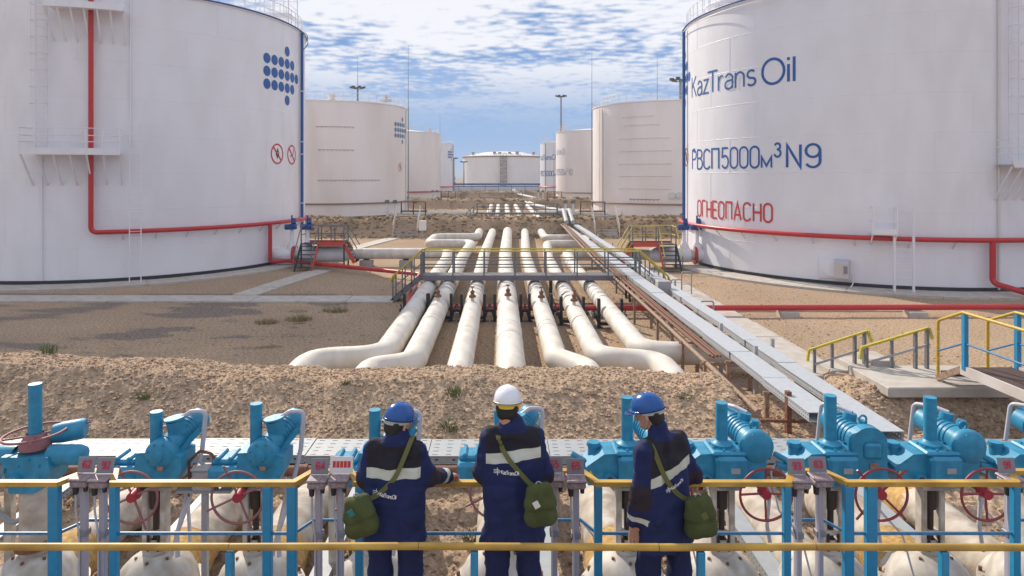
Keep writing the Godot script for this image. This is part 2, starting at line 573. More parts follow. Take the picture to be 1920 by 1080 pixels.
func ground_color(x, d):
	var a = soft_noise.get_noise_2d(x * 0.35 + 40.0, d * 0.35)
	var b = soft_noise.get_noise_2d(x * 1.1 - 15.0, d * 1.4)
	var c = Color(0.60, 0.45, 0.32)
	c = c.lerp(Color(0.68, 0.50, 0.345), clampf(a * 1.6, 0.0, 1.0))
	c = c.lerp(Color(0.51, 0.38, 0.27), clampf(-a * 1.3, 0.0, 0.8))
	c = c.lerp(Color(0.51, 0.395, 0.27), clampf(b * 0.9, 0.0, 0.6))
	if d < 16.0:
		# fine mixed grains: darker damp crumbs and pale dry ones
		var g4 = soil_noise.get_noise_2d(x * 30.0 + 5.0, d * 30.0)
		var g5 = soft_noise.get_noise_2d(x * 3.5 + 31.0, d * 4.5)
		c = c * (1.0 + 0.34 * g4 + 0.30 * g5)
	if d < 17.0:
		c = c.lerp(Color(0.68, 0.51, 0.375), 0.4 * maxf(bank(x, d), 1.0 - smoothstep(10.0, 11.5, d)))
	# dark gravel spilled on the yard before the left tank
	if d > 16.5 and d < 30.0 and x < -5.0:
		var g = soft_noise.get_noise_2d(x * 0.55 + 9.0, d * 1.1 + 3.0)
		var w = smoothstep(0.02, 0.35, g + 0.35 * smoothstep(24.5, 27.4, d) - 0.12) * smoothstep(-5.0, -9.0, x)
		var grit = soil_noise.get_noise_2d(x * 12.0, d * 12.0)
		c = c.lerp(Color(0.27, 0.235, 0.22), 0.75 * smoothstep(0.1, 0.5, w + grit * 0.55) * smoothstep(0.0, 0.15, w))
	# thin dry weeds
	if d > 20.0 and d < 30.0:
		var g2 = soft_noise.get_noise_2d(x * 0.8 - 70.0, d * 1.3)
		c = c.lerp(Color(0.17, 0.14, 0.06), 0.7 * smoothstep(0.28, 0.45, g2) * smoothstep(-9.5, -7.0, x) * smoothstep(-4.0, -5.0, x))
	if d > 55.0:
		var dk = maxf(dike(d, 56.0), maxf(dike(d, 106.0), dike(d, 156.0)))
		var g3 = soft_noise.get_noise_2d(x * 0.9 + 21.0, d * 0.9)
		c = c.lerp(Color(0.36, 0.27, 0.175), dk * clampf(0.55 + g3, 0.0, 1.0))
		c = c.lerp(Color(0.31, 0.235, 0.14), clampf(g3 * 1.5, 0.0, 0.7))
	return c

func stretch_axis(list, to, step, grow):
	var s = step
	var sgn = 1.0 if to > list[-1] else -1.0
	while (to - list[-1]) * sgn > 0.0:
		list.append(list[-1] + s * sgn)
		s = s * grow
	return list

func make_ground():
	var right = [0.0]
	while right[-1] < 11.0: right.append(right[-1] + 0.042)
	stretch_axis(right, 2500.0, 0.1, 1.10)
	var left = [0.0]
	while left[-1] > -11.0: left.append(left[-1] - 0.042)
	stretch_axis(left, -2500.0, 0.1, 1.10)
	var xs = []
	for k in range(left.size() - 1, 0, -1): xs.append(left[k])
	xs.append_array(right)
	var ds = [-60.0, -20.0, 0.0, 3.0, 5.0, 6.0, 6.6]
	while ds[-1] < 7.6: ds.append(ds[-1] + 0.1)
	while ds[-1] < 14.6: ds.append(ds[-1] + 0.042)
	while ds[-1] < 16.6: ds.append(ds[-1] + 0.08)
	while ds[-1] < 29.0: ds.append(ds[-1] + 0.13)
	while ds[-1] < 40.0: ds.append(ds[-1] + 0.3)
	while ds[-1] < 56.0: ds.append(ds[-1] + 0.5)
	while ds[-1] < 64.0: ds.append(ds[-1] + 0.22)
	while ds[-1] < 170.0: ds.append(ds[-1] + 0.55)
	stretch_axis(ds, 4000.0, 1.0, 1.12)
	var mb = MB.new()
	var nx = xs.size()
	var nd = ds.size()
	for k in nd:
		for j in nx:
			mb.v.append(V(xs[j], ground_y(xs[j], ds[k]), ds[k]))
			mb.c.append(ground_color(xs[j], ds[k]))
	mb.n.resize(mb.v.size())
	for k in nd:
		for j in nx:
			var a = k * nx + j
			var l = a - (1 if j > 0 else 0)
			var r = a + (1 if j < nx - 1 else 0)
			var u = a - (nx if k > 0 else 0)
			var w = a + (nx if k < nd - 1 else 0)
			mb.n[a] = (mb.v[r] - mb.v[l]).cross(mb.v[w] - mb.v[u]).normalized()
	for k in nd - 1:
		for j in nx - 1:
			var a = k * nx + j
			mb.i.append(a); mb.i.append(a + nx); mb.i.append(a + 1)
			mb.i.append(a + 1); mb.i.append(a + nx); mb.i.append(a + nx + 1)
	var o = put("ground", mb.mesh(M.soil), self)
	o.set_meta("kind", "structure")

func clod_mesh(sd):
	var r2 = RandomNumberGenerator.new()
	r2.seed = sd
	var mb = MB.new()
	var pts = []
	for q in 3:
		for s in 6:
			var a = TAU_ * (s + 0.5 * q) / 6.0
			var rr = [0.75, 1.0, 0.55][q] * r2.randf_range(0.7, 1.15)
			pts.append(Vector3(cos(a) * rr, [-0.5, 0.05, 0.55][q] * r2.randf_range(0.8, 1.2), sin(a) * rr))
	var topp = Vector3(0, 0.75, 0)
	for q in 2:
		for s in 6:
			var a = pts[q * 6 + s]
			var b = pts[q * 6 + (s + 1) % 6]
			var c = pts[(q + 1) * 6 + s]
			var e = pts[(q + 1) * 6 + (s + 1) % 6]
			mb.tri(a, b, c, a + b + c)
			mb.tri(b, e, c, b + e + c)
	for s in 6: mb.tri(pts[12 + s], pts[12 + (s + 1) % 6], topp, topp)
	return mb.mesh(M.clod)

func scatter_clods(called, label, n, x0, x1, d0, d1, s0, s1, sd, tone = Color(1, 1, 1)):
	var r2 = RandomNumberGenerator.new()
	r2.seed = sd
	var mm = MultiMesh.new()
	mm.transform_format = MultiMesh.TRANSFORM_3D
	mm.use_colors = true
	mm.mesh = clod_mesh(sd)
	mm.instance_count = n
	for k in n:
		var x = r2.randf_range(x0, x1)
		var d = r2.randf_range(d0, d1)
		var s = s0 + (s1 - s0) * pow(r2.randf(), 3.5)
		var bas = Basis.from_euler(Vector3(r2.randf_range(-0.5, 0.5), r2.randf() * TAU_, r2.randf_range(-0.5, 0.5))).scaled(Vector3(s * r2.randf_range(0.8, 1.3), s * r2.randf_range(0.6, 0.95), s))
		mm.set_instance_transform(k, Transform3D(bas, V(x, ground_y(x, d) + s * 0.15, d)))
		var c = ground_color(x, d)
		var t = r2.randf_range(0.7, 1.3)
		mm.set_instance_color(k, Color(c.r * t, c.g * t, c.b * t * r2.randf_range(0.95, 1.08)) * tone)
	var o = MultiMeshInstance3D.new()
	o.name = numbered(called)
	o.multimesh = mm
	add_child(o)
	tag(o, label, "soil clods", "", "stuff")

func make_tuft(called, label, x, d, size, green, n, sd):
	var r2 = RandomNumberGenerator.new()
	r2.seed = sd
	var mb = MB.new()
	for k in n:
		var a = r2.randf() * TAU_
		var rr = size * (0.7 if green else 2.0) * sqrt(r2.randf())
		var b = Vector3(cos(a) * rr, -0.03, sin(a) * rr * 0.7)
		var h = size * r2.randf_range(0.35, 0.9)
		var lean = Vector3(cos(a), 0, sin(a)).rotated(Vector3.UP, r2.randf_range(-1, 1)) * h * r2.randf_range(0.2, 0.9)
		var tip = b + lean + Vector3(0, h, 0)
		var side = Vector3(-sin(a), 0, cos(a)) * 0.011
		var mid = b.lerp(tip, 0.55) + Vector3(0, h * 0.12, 0)
		mb.quad(b - side, b + side, mid + side * 0.8, mid - side * 0.8, Vector3.BACK)
		mb.tri(mid - side * 0.8, mid + side * 0.8, tip, Vector3.BACK)
	var o = thing(called, label, "weed", V(x, ground_y(x, d), d), "weeds on the earth")
	part("leaves", mb, M.grass_blade if green else M.grass_dry, o)

# ---------------------------------------------------------------- paved strips
func slab_strip(parent, a, b, width, thick, count, m, y = 0.0):
	var dir = (b - a) / count
	var z = dir.normalized()
	var x = Vector3.UP.cross(z).normalized()
	var shared = MB.new().cbox(Vector3(0, 0, 0), Vector3(width, thick + 0.3, dir.length() - 0.025), 0.012).mesh(m)
	for k in count:
		var p = a + dir * (k + 0.5)
		var wob = rng.randf_range(-0.012, 0.012)
		put("slab", shared, parent, Vector3(p.x, y + thick * 0.5 - 0.15 + wob, p.z), Basis(x, Vector3.UP, z).rotated(x, rng.randf_range(-0.004, 0.004)))

func make_paths():
	var p1 = structure("concrete_path")
	slab_strip(p1, V(-27.0, 0, 28.5), V(-4.6, 0, 28.3), 1.35, 0.07, 11, M.concrete)
	var p2 = structure("concrete_path")
	slab_strip(p2, V(-11.6, 0, 29.3), V(-10.2, 0, 37.2), 1.15, 0.06, 4, M.concrete)
	var p3 = structure("concrete_path")
	slab_strip(p3, V(-11.4, 0, 46.0), V(-9.2, 0, 57.0), 1.2, 0.06, 5, M.concrete)
	var p4 = structure("concrete_path")
	slab_strip(p4, V(8.7, 0, 17.2), V(8.5, 0, 37.0), 1.3, 0.06, 9, M.concrete)
	var p5 = structure("concrete_path")
	slab_strip(p5, V(9.3, 0, 26.4), V(16.8, 0, 26.4), 1.1, 0.06, 4, M.concrete)
	for t in [[-23.65, 42.18], [22.19, 40.27]]:
		var ap = structure("tank_apron")
		var n = 40
		var mb = MB.new()
		var h = TAU_ / n * 0.5 - 0.0008
		var poly = []
		for r in [[10.3, -h], [12.1, -h], [12.1, 0.0], [12.1, h], [10.3, h]]:
			poly.append(Vector2(sin(r[1]) * r[0], cos(r[1]) * r[0]))
		mb.prism(Vector3(0, 0.0, 0), Basis(Vector3.RIGHT, Vector3.BACK, Vector3.UP), poly, 0.22)
		var sh = mb.mesh(M.concrete)
		for k in n:
			put("slab", sh, ap, V(t[0], rng.randf_range(-0.01, 0.01), t[1]), Basis(Vector3.UP, TAU_ * k / n))
	var sp = structure("concrete_pad")
	part("slab", MB.new().cbox(V(8.75, 1.2, 13.35), Vector3(2.5, 0.2, 1.5), 0.02), M.concrete, sp)

# ---------------------------------------------------------------- stroke lettering
func arc(cx, cy, rx, ry, a0, a1, n):
	var out = []
	for k in n + 1:
		var a = deg_to_rad(lerpf(a0, a1, float(k) / n))
		out.append(Vector2(cx + rx * cos(a), cy + ry * sin(a)))
	return out

func pl(list):
	var out = []
	for p in list: out.append(Vector2(p[0], p[1]))
	return out

func glyph(ch):
	match ch:
		"K": return [0.58, [pl([[0, 0], [0, 1]]), pl([[0.54, 1], [0.02, 0.47]]), pl([[0.17, 0.6], [0.58, 0]])]]
		"a": return [0.5, [arc(0.25, 0.46, 0.21, 0.22, 160, 0, 8) + pl([[0.46, 0]]), pl([[0.46, 0.4], [0.2, 0.37]]) + arc(0.19, 0.19, 0.17, 0.18, 100, 280, 8) + pl([[0.36, 0.03], [0.45, 0.14]])]]
		"z": return [0.45, [pl([[0, 0.66], [0.42, 0.66], [0.0, 0.02], [0.46, 0.02]])]]
		"T": return [0.5, [pl([[-0.2, 0.98], [0.55, 0.98]]), pl([[0.2, 0.98], [0.2, 0]])]]
		"r": return [0.3, [pl([[0, 0], [0, 0.68]]), pl([[0.02, 0.4]]) + arc(0.24, 0.42, 0.22, 0.24, 160, 75, 6)]]
		"n": return [0.48, [pl([[0, 0], [0, 0.68]]), pl([[0.02, 0.36]]) + arc(0.24, 0.44, 0.22, 0.23, 160, 0, 8) + pl([[0.46, 0]])]]
		"s": return [0.45, [arc(0.22, 0.5, 0.19, 0.17, 40, 235, 8) + pl([[0.26, 0.33]]) + arc(0.22, 0.18, 0.2, 0.17, 55, -150, 8)]]
		"O", "О": return [0.95 if ch == "O" else 0.52, [arc(0.475, 0.5, 0.46, 0.52, 0, 360, 28) if ch == "O" else arc(0.26, 0.76, 0.26, 0.24, 0, 180, 10) + arc(0.26, 0.24, 0.26, 0.24, 180, 360, 10) + pl([[0.52, 0.76]])]]
		"i": return [0.06, [pl([[0.02, 0], [0.02, 0.72]]), pl([[0.02, 0.88], [0.02, 1.0]])]]
		"l": return [0.08, [pl([[0.04, 0], [0.04, 1]])]]
		"Р": return [0.5, [pl([[0, 0], [0, 1], [0.3, 1]]) + arc(0.28, 0.76, 0.22, 0.24, 90, -90, 8) + pl([[0, 0.52]])]]
		"В": return [0.5, [pl([[0, 0], [0, 1], [0.26, 1]]) + arc(0.26, 0.78, 0.2, 0.22, 90, -90, 8) + pl([[0.03, 0.56]]), pl([[0.27, 0.54]]) + arc(0.26, 0.27, 0.24, 0.27, 80, -90, 8) + pl([[0.03, 0]])]]
		"С": return [0.52, [arc(0.26, 0.76, 0.26, 0.24, 20, 180, 10) + arc(0.26, 0.24, 0.26, 0.24, 180, 340, 10)]]
		"П": return [0.5, [pl([[0, 0], [0, 1], [0.5, 1], [0.5, 0]])]]
		"Г": return [0.4, [pl([[0, 0], [0, 1], [0.42, 1]])]]
		"Н": return [0.5, [pl([[0, 0], [0, 1]]), pl([[0.5, 0], [0.5, 1]]), pl([[0.03, 0.5], [0.47, 0.5]])]]
		"Е": return [0.42, [pl([[0.44, 1], [0, 1], [0, 0], [0.44, 0]]), pl([[0.03, 0.5], [0.38, 0.5]])]]
		"А": return [0.54, [pl([[0, 0], [0.27, 1], [0.54, 0]]), pl([[0.11, 0.3], [0.43, 0.3]])]]
		"0": return [0.5, [arc(0.25, 0.77, 0.25, 0.23, 0, 180, 10) + arc(0.25, 0.23, 0.25, 0.23, 180, 360, 10) + pl([[0.5, 0.77]])]]
		"1": return [0.25, [pl([[0, 0.75], [0.2, 1], [0.2, 0]])]]
		"2": return [0.5, [arc(0.25, 0.75, 0.24, 0.25, 170, -35, 8) + pl([[0.0, 0.0], [0.5, 0.0]])]]
		"3": return [0.5, [arc(0.24, 0.77, 0.22, 0.23, 160, -80, 8) + pl([[0.2, 0.53]]), arc(0.24, 0.27, 0.25, 0.27, 80, -165, 9)]]
		"4": return [0.5, [pl([[0.4, 0], [0.4, 1], [0, 0.3], [0.52, 0.3]])]]
		"5": return [0.5, [pl([[0.47, 1], [0.05, 1], [0.03, 0.56]]) + arc(0.25, 0.31, 0.25, 0.31, 120, -150, 9)]]
		"6": return [0.5, [arc(0.25, 0.74, 0.25, 0.26, 25, 180, 8) + arc(0.25, 0.28, 0.25, 0.28, 180, 540, 16)]]
		"8": return [0.5, [arc(0.25, 0.76, 0.21, 0.23, 0, 360, 14), arc(0.25, 0.27, 0.25, 0.27, 0, 360, 14)]]
		"9": return [0.5, [arc(0.25, 0.26, 0.25, 0.26, -155, 0, 8) + arc(0.25, 0.72, 0.25, 0.28, 0, 360, 16)]]
		"N": return [0.5, [pl([[0, 0], [0, 1], [0.5, 0], [0.5, 1]])]]
		"м": return [0.52, [pl([[0, 0], [0, 0.5], [0.26, 0.08], [0.52, 0.5], [0.52, 0]])]]
		"³": return [0.34, [arc(0.16, 0.97, 0.14, 0.14, 160, -80, 8) + pl([[0.13, 0.82]]), arc(0.16, 0.66, 0.16, 0.17, 80, -165, 9)]]
	return [0.28, []]

# all strokes of a text as Vector2 polylines, and the whole width, in letter heights
func text_strokes(text, gap):
	var x = 0.0
	var out = []
	for ch in text:
		var g = glyph(ch)
		for s in g[1]:
			var q = []
			for p in s: q.append(Vector2(p.x + x, p.y))
			out.append(q)
		x += g[0] + gap
	return [out, x - gap]

# strokes as mitred ribbons; place maps (Vector2, lift) to a point and look gives its normal
func ribbon_text(mb, strokes, half, place, look):
	var lift = 0.0
	for s in strokes:
		lift += 0.0012
		var dense = [s[0]]
		for k in range(1, s.size()):
			var m = maxi(1, int((s[k] - s[k - 1]).length() / 0.34))
			for q in m: dense.append(s[k - 1].lerp(s[k], float(q + 1) / m))
		var n = dense.size()
		var closed = dense[0].distance_to(dense[-1]) < 0.001
		var prev = -1
		for k in n:
			var a = (dense[k] - dense[k - 1]).normalized() if k > 0 else Vector2()
			var b = (dense[k + 1] - dense[k]).normalized() if k < n - 1 else Vector2()
			if closed and k == 0: a = (dense[0] - dense[n - 2]).normalized()
			if closed and k == n - 1: b = (dense[1] - dense[0]).normalized()
			if a == Vector2(): a = b
			if b == Vector2(): b = a
			var t = (a + b).normalized()
			if t == Vector2(): t = a
			var side = Vector2(-t.y, t.x) * half / maxf(0.35, t.dot(b))
			var p0 = dense[k] - side
			var p1 = dense[k] + side
			var i0 = mb.vert(place.call(p0, lift), look.call(p0))
			mb.vert(place.call(p1, lift), look.call(p1))
			if prev >= 0:
				mb.face(prev, prev + 1, i0 + 1)
				mb.face(prev, i0 + 1, i0)
			prev = i0
	return mb

# text round a tank: from angle a0 to a1 (0 faces the camera side), letters between y0 and y0 + h
func tank_text(parent, called, text, a0, a1, y0, h, half, m, gap = 0.16):
	var ts = text_strokes(text, gap)
	var k = (a1 - a0) / ts[1]
	var place = func(p, lift):
		var a = deg_to_rad(a0 + p.x * k)
		var r = TANK_R + 0.012 + lift
		return Vector3(sin(a) * r, y0 + p.y * h, cos(a) * r)
	var look = func(p):
		var a = deg_to_rad(a0 + p.x * k)
		return Vector3(sin(a), 0, cos(a))
	var mb = ribbon_text(MB.new(), ts[0], half / h, place, look)
	return part(called, mb, m, parent)

# a round mark painted on a tank wall
func tank_disc(mb, ang, y, r, r_in = 0.0, lift = 0.012):
	var n = 24
	var k = mb.v.size()
	for s in n:
		var t = TAU_ * s / n
		for rr in [r_in, r]:
			var a = ang + cos(t) * rr / TANK_R
			mb.vert(Vector3(sin(a) * (TANK_R + lift), y + sin(t) * rr, cos(a) * (TANK_R + lift)), Vector3(sin(a), 0, cos(a)))
	for s in n:
		var p = k + s * 2
		var q = k + ((s + 1) % n) * 2
		mb.face(p, p + 1, q + 1)
		mb.face(p, q + 1, q)

func tank_logo(tank, a_last, m):
	var logo = Node3D.new()
	logo.name = "emblem"
	tank.add_child(logo)
	for col in 6:
		var rows = [[-1, 0, 1], [-1, 0, 1], [-1, 0, 1], [-2, -1, 0, 1, 2], [-1, 0, 1], [0]][col]
		for row in rows:
			var mb = MB.new()
			tank_disc(mb, deg_to_rad(a_last - (5 - col) * 3.8), 11.62 + row * 0.76, 0.31)
			part("dot", mb, m, logo)

func no_smoking(tank, ang, y, r, flame):
	var s = Node3D.new()
	s.name = "prohibition_sign"
	tank.add_child(s, true)
	var mb = MB.new()
	tank_disc(mb, deg_to_rad(ang), y, r, r * 0.84)
	part("red_ring", mb, M.red_print, s)
	var place = func(p, lift):
		var a = deg_to_rad(ang) + p.x / TANK_R
		return Vector3(sin(a) * (TANK_R + 0.018 + lift), y + p.y, cos(a) * (TANK_R + 0.018 + lift))
	var look = func(p): return Vector3(sin(deg_to_rad(ang)), 0, cos(deg_to_rad(ang)))
	part("red_bar", ribbon_text(MB.new(), [pl([[-r * 0.62, r * 0.62], [r * 0.62, -r * 0.62]])], r * 0.08, place, look), M.red_print, s)
	var mark = [pl([[-0.02, -0.3], [-0.05, 0.0], [0.0, 0.18]]), pl([[0.02, 0.3], [0.14, 0.08], [0.12, -0.1], [0.0, -0.2], [-0.12, -0.06], [-0.08, 0.1], [0.02, 0.3]])] if flame else [pl([[-0.24, -0.12], [0.2, 0.06]]), pl([[0.22, 0.12], [0.18, 0.24], [0.26, 0.34]])]
	part("pictogram", ribbon_text(MB.new(), mark, 0.028, place, look), M.black_print, s)

# ---------------------------------------------------------------- tanks
func polar(a, r, y):
	var t = deg_to_rad(a)
	return Vector3(sin(t) * r, y, cos(t) * r)

func arc_pts(a0, a1, r, y, n):
	var out = []
	for k in n + 1: out.append(polar(lerpf(a0, a1, float(k) / n), r, y))
	return out

func wall_ring(mb, r0, y0, r1, y1, seg = 128):
	mb.lathe(Vector3.ZERO, Basis(Vector3.RIGHT, Vector3.BACK, Vector3.UP), [[r0, y0], [r1, y1]], seg)
	return mb

func base_tank(o, wall, courses, R = TANK_R, H = TANK_H):
	part("shell", wall_ring(MB.new(), R, 0.05, R, H), wall, o)
	part("base_band", wall_ring(MB.new(), R + 0.03, 0.0, R + 0.03, 0.28), M.base_black, o)
	var roof = MB.new()
	roof.lathe(Vector3.ZERO, Basis(Vector3.RIGHT, Vector3.BACK, Vector3.UP), [[R + 0.05, H], [R * 0.66, H + 0.45], [R * 0.33, H + 0.8], [0.05, H + 0.95]], 96)
	part("roof", roof, wall, o)
	var rim = MB.new()
	rim.lathe(Vector3.ZERO, Basis(Vector3.RIGHT, Vector3.BACK, Vector3.UP), [[R, H - 0.12], [R + 0.08, H - 0.12], [R + 0.08, H + 0.02], [R - 0.2, H + 0.03]], 128, false)
	part("rim", rim, wall, o)
	for k in courses + 1:
		var b0 = H * k / (courses + 1.0)
		for q in 9:
			var va = -120.0 + q * 27.0 + (k % 3) * 9.0
			part("weld_seam", MB.new().bar(polar(va, R + 0.001, maxf(b0, 0.3)), polar(va, R + 0.001, b0 + H / (courses + 1.0)), 0.03, 0.012, polar(va, 1.0, 0.0)), wall, o)
	for k in courses:
		var y = H * (k + 1.0) / (courses + 1.0)
		part("weld_seam", MB.new().lathe(Vector3.ZERO, Basis(Vector3.RIGHT, Vector3.BACK, Vector3.UP), [[R, y - 0.02], [R + 0.009, y - 0.008], [R + 0.009, y + 0.008], [R, y + 0.02]], 96), wall, o)

func roof_rail(o, m, a0, a1, n, R = TANK_R, H = TANK_H, r = 0.025):
	var g = Node3D.new()
	g.name = "roof_railing"
	o.add_child(g, true)
	for h in [0.5, 1.05]:
		part("rail", MB.new().tube(arc_pts(a0, a1, R - 0.15, H + h, n * 2), r, 5), m, g)
	for k in n + 1:
		var a = lerpf(a0, a1, float(k) / n)
		part("post", MB.new().cyl(polar(a, R - 0.15, H), polar(a, R - 0.15, H + 1.08), r, r, 5), m, g)

func wall_ladder(o, ang, y0, y1, R, m, cage):
	var g = Node3D.new()
	g.name = "ladder"
	o.add_child(g, true)
	var bas = Basis(Vector3.UP, deg_to_rad(ang))
	for s in [-0.25, 0.25]:
		part("side_rail", MB.new().bar(bas * Vector3(s, y0, R + 0.25), bas * Vector3(s, y1, R + 0.25), 0.05, 0.03), m, g)
	var rung = MB.new().cyl(Vector3(-0.25, 0, 0), Vector3(0.25, 0, 0), 0.014, -1, 5).mesh(m)
	var y = y0 + 0.3
	while y < y1 - 0.1:
		put("rung", rung, g, bas * Vector3(0, y, R + 0.25), bas)
		y += 0.32
	if cage:
		var hoop = MB.new().torus(Vector3.ZERO, Basis(Vector3.RIGHT, Vector3.BACK, Vector3.UP), 0.36, 0.018, 14, 4, -0.6, PI + 0.6).mesh(m)
		y = y0 + 2.3
		while y < y1:
			put("cage_hoop", hoop, g, bas * Vector3(0, y, R + 0.45), bas)
			y += 0.8
		for s in [-0.35, 0.0, 0.35]:
			part("cage_bar", MB.new().bar(bas * Vector3(s, y0 + 2.3, R + 0.8 - absf(s) * 0.9), bas * Vector3(s, y1, R + 0.8 - absf(s) * 0.9), 0.025, 0.01), m, g)

func wall_platform(o, a0, a1, y, R, m):
	var g = Node3D.new()
	g.name = "platform"
	o.add_child(g, true)
	var n = 6
	var deck = MB.new()
	var w = 1.1
	for k in n:
		var p = lerpf(a0, a1, float(k) / n)
		var q = lerpf(a0, a1, float(k + 1) / n)
		for e in [[0.0, Vector3.DOWN], [0.06, Vector3.UP]]:
			deck.quad(polar(p, R + 0.05, y + e[0]), polar(q, R + 0.05, y + e[0]), polar(q, R + w, y + e[0]), polar(p, R + w, y + e[0]), e[1])
	part("deck", deck, m, g)
	part("toe_board", MB.new().tube(arc_pts(a0, a1, R + w, y + 0.1, n), 0.005, 4), m, g)
	var toe = MB.new()
	for k in n:
		var p = lerpf(a0, a1, float(k) / n)
		var q = lerpf(a0, a1, float(k + 1) / n)
		toe.quad(polar(p, R + w + 0.01, y - 0.08), polar(q, R + w + 0.01, y - 0.08), polar(q, R + w + 0.01, y + 0.24), polar(p, R + w + 0.01, y + 0.24), polar(p, 1, 0))
		toe.quad(polar(p, R + w - 0.01, y - 0.08), polar(q, R + w - 0.01, y - 0.08), polar(q, R + w - 0.01, y + 0.24), polar(p, R + w - 0.01, y + 0.24), -polar(p, 1, 0))
	part("fascia", toe, m, g)
	for h in [0.55, 0.85, 1.2]:
		part("rail", MB.new().tube([polar(a0, R + 0.1, y + h)] + arc_pts(a0, a1, R + w, y + h, n) + [polar(a1, R + 0.1, y + h)], 0.022, 5), m, g)
	for k in n + 1:
		var a = lerpf(a0, a1, float(k) / n)
		part("post", MB.new().bar(polar(a, R + w, y), polar(a, R + w, y + 1.2), 0.045, 0.045), m, g)
		part("bracket", MB.new().bar(polar(a, R + w - 0.1, y - 0.05), polar(a, R + 0.02, y - 1.55), 0.07, 0.05), m, g)

func make_left_tank():
	var o = thing("storage_tank", "large white storage tank at left with blue dot emblem and red vertical fire pipe", "storage tank", V(-23.65, 0, 42.18), "white storage tanks")
	base_tank(o, M.tank_white, 7)
	part("rim_edge", MB.new().tube(arc_pts(-10, 130, TANK_R + 0.09, TANK_H - 0.02, 90), 0.05, 6), M.blue_pipe, o)
	part("ring_pipe", MB.new().tube([polar(18.8, TANK_R + 0.3, 14.6)] + rounded([polar(18.8, TANK_R + 0.3, 13.0), polar(18.8, TANK_R + 0.3, 2.62), polar(22.0, TANK_R + 0.3, 2.62)], 0.45) + arc_pts(23.0, 102, TANK_R + 0.3, 2.62, 50), 0.115, 12), M.red_pipe, o)
	part("drop_pipe", MB.new().tube(rounded([polar(68.9, TANK_R + 0.3, 2.62), polar(68.9, TANK_R + 0.3, 0.35), polar(72.5, TANK_R + 0.9, 0.35)], 0.25), 0.115, 12), M.red_pipe, o)
	for a in [26, 34, 42, 50, 58, 66, 74, 82, 90]:
		part("pipe_bracket", MB.new().bar(polar(a, TANK_R, 2.2), polar(a, TANK_R + 0.3, 2.5), 0.05, 0.05), M.tank_steel, o)
	wall_platform(o, 4.5, 25.8, 6.5, TANK_R, M.tank_white)
	wall_platform(o, 9.6, 26.5, 13.55, TANK_R, M.tank_white)
	wall_ladder(o, 29.0, 0.1, 8.0, TANK_R + 0.55, M.tank_white, false)
	wall_ladder(o, 7.2, 6.6, 15.2, TANK_R, M.tank_white, true)
	part("conduit", MB.new().cyl(polar(6.8, TANK_R + 0.08, 0.3), polar(6.8, TANK_R + 0.08, 6.4), 0.035, -1, 8), M.tank_white, o)
	part("cable_riser", MB.new().cyl(polar(27.8, TANK_R + 0.06, 6.9), polar(27.8, TANK_R + 0.06, 14.6), 0.04, -1, 8), M.tank_white, o)
	part("blue_downpipe", MB.new().cyl(polar(92.0, TANK_R + 0.16, 2.2), polar(92.0, TANK_R + 0.16, 14.75), 0.1, -1, 10), M.blue_pipe, o)
	for y in [3.6, 6.8, 7.6, 10.9]:
		part("pipe_clamp", MB.new().cyl(polar(92.0, TANK_R + 0.16, y), polar(92.0, TANK_R + 0.16, y + 0.07), 0.14, -1, 10), M.tank_steel, o)
	tank_logo(o, 88.3, M.blue_print)
	no_smoking(o, 74.6, 6.74, 0.63, true)
	no_smoking(o, 84.2, 6.74, 0.63, false)
	roof_rail(o, M.tank_white, 40, 140, 24)
	var st = Node3D.new()
	st.name = "roof_platform"
	o.add_child(st)
	part("deck", MB.new().box(polar(88, TANK_R - 1.1, TANK_H + 0.75), Vector3(1.8, 0.08, 1.8)), M.tank_white, st)
	for q in [[-0.9, -0.9], [0.9, -0.9], [-0.9, 0.9], [0.9, 0.9], [0, 0.9], [0, -0.9]]:
		var b = polar(88, TANK_R - 1.1, TANK_H + 0.1) + Vector3(q[0], 0, q[1])
		part("post", MB.new().bar(b, b + Vector3(0, 1.9, 0), 0.05, 0.05), M.tank_white, st)
	for h in [1.25, 1.9]:
		var c = polar(88, TANK_R - 1.1, TANK_H + 0.1 + h)
		part("rail", MB.new().tube([c + Vector3(-0.9, 0, -0.9), c + Vector3(0.9, 0, -0.9), c + Vector3(0.9, 0, 0.9), c + Vector3(-0.9, 0, 0.9), c + Vector3(-0.9, 0, -0.9)], 0.03, 5), M.tank_white, st)
	part("cable_loop", MB.new().tube(rounded([polar(91, TANK_R, 14.85), polar(92, TANK_R + 0.5, 14.7), polar(92, TANK_R + 0.55, 14.0), polar(92, TANK_R + 0.2, 13.6)], 0.3), 0.025, 5), M.black_steel, o)

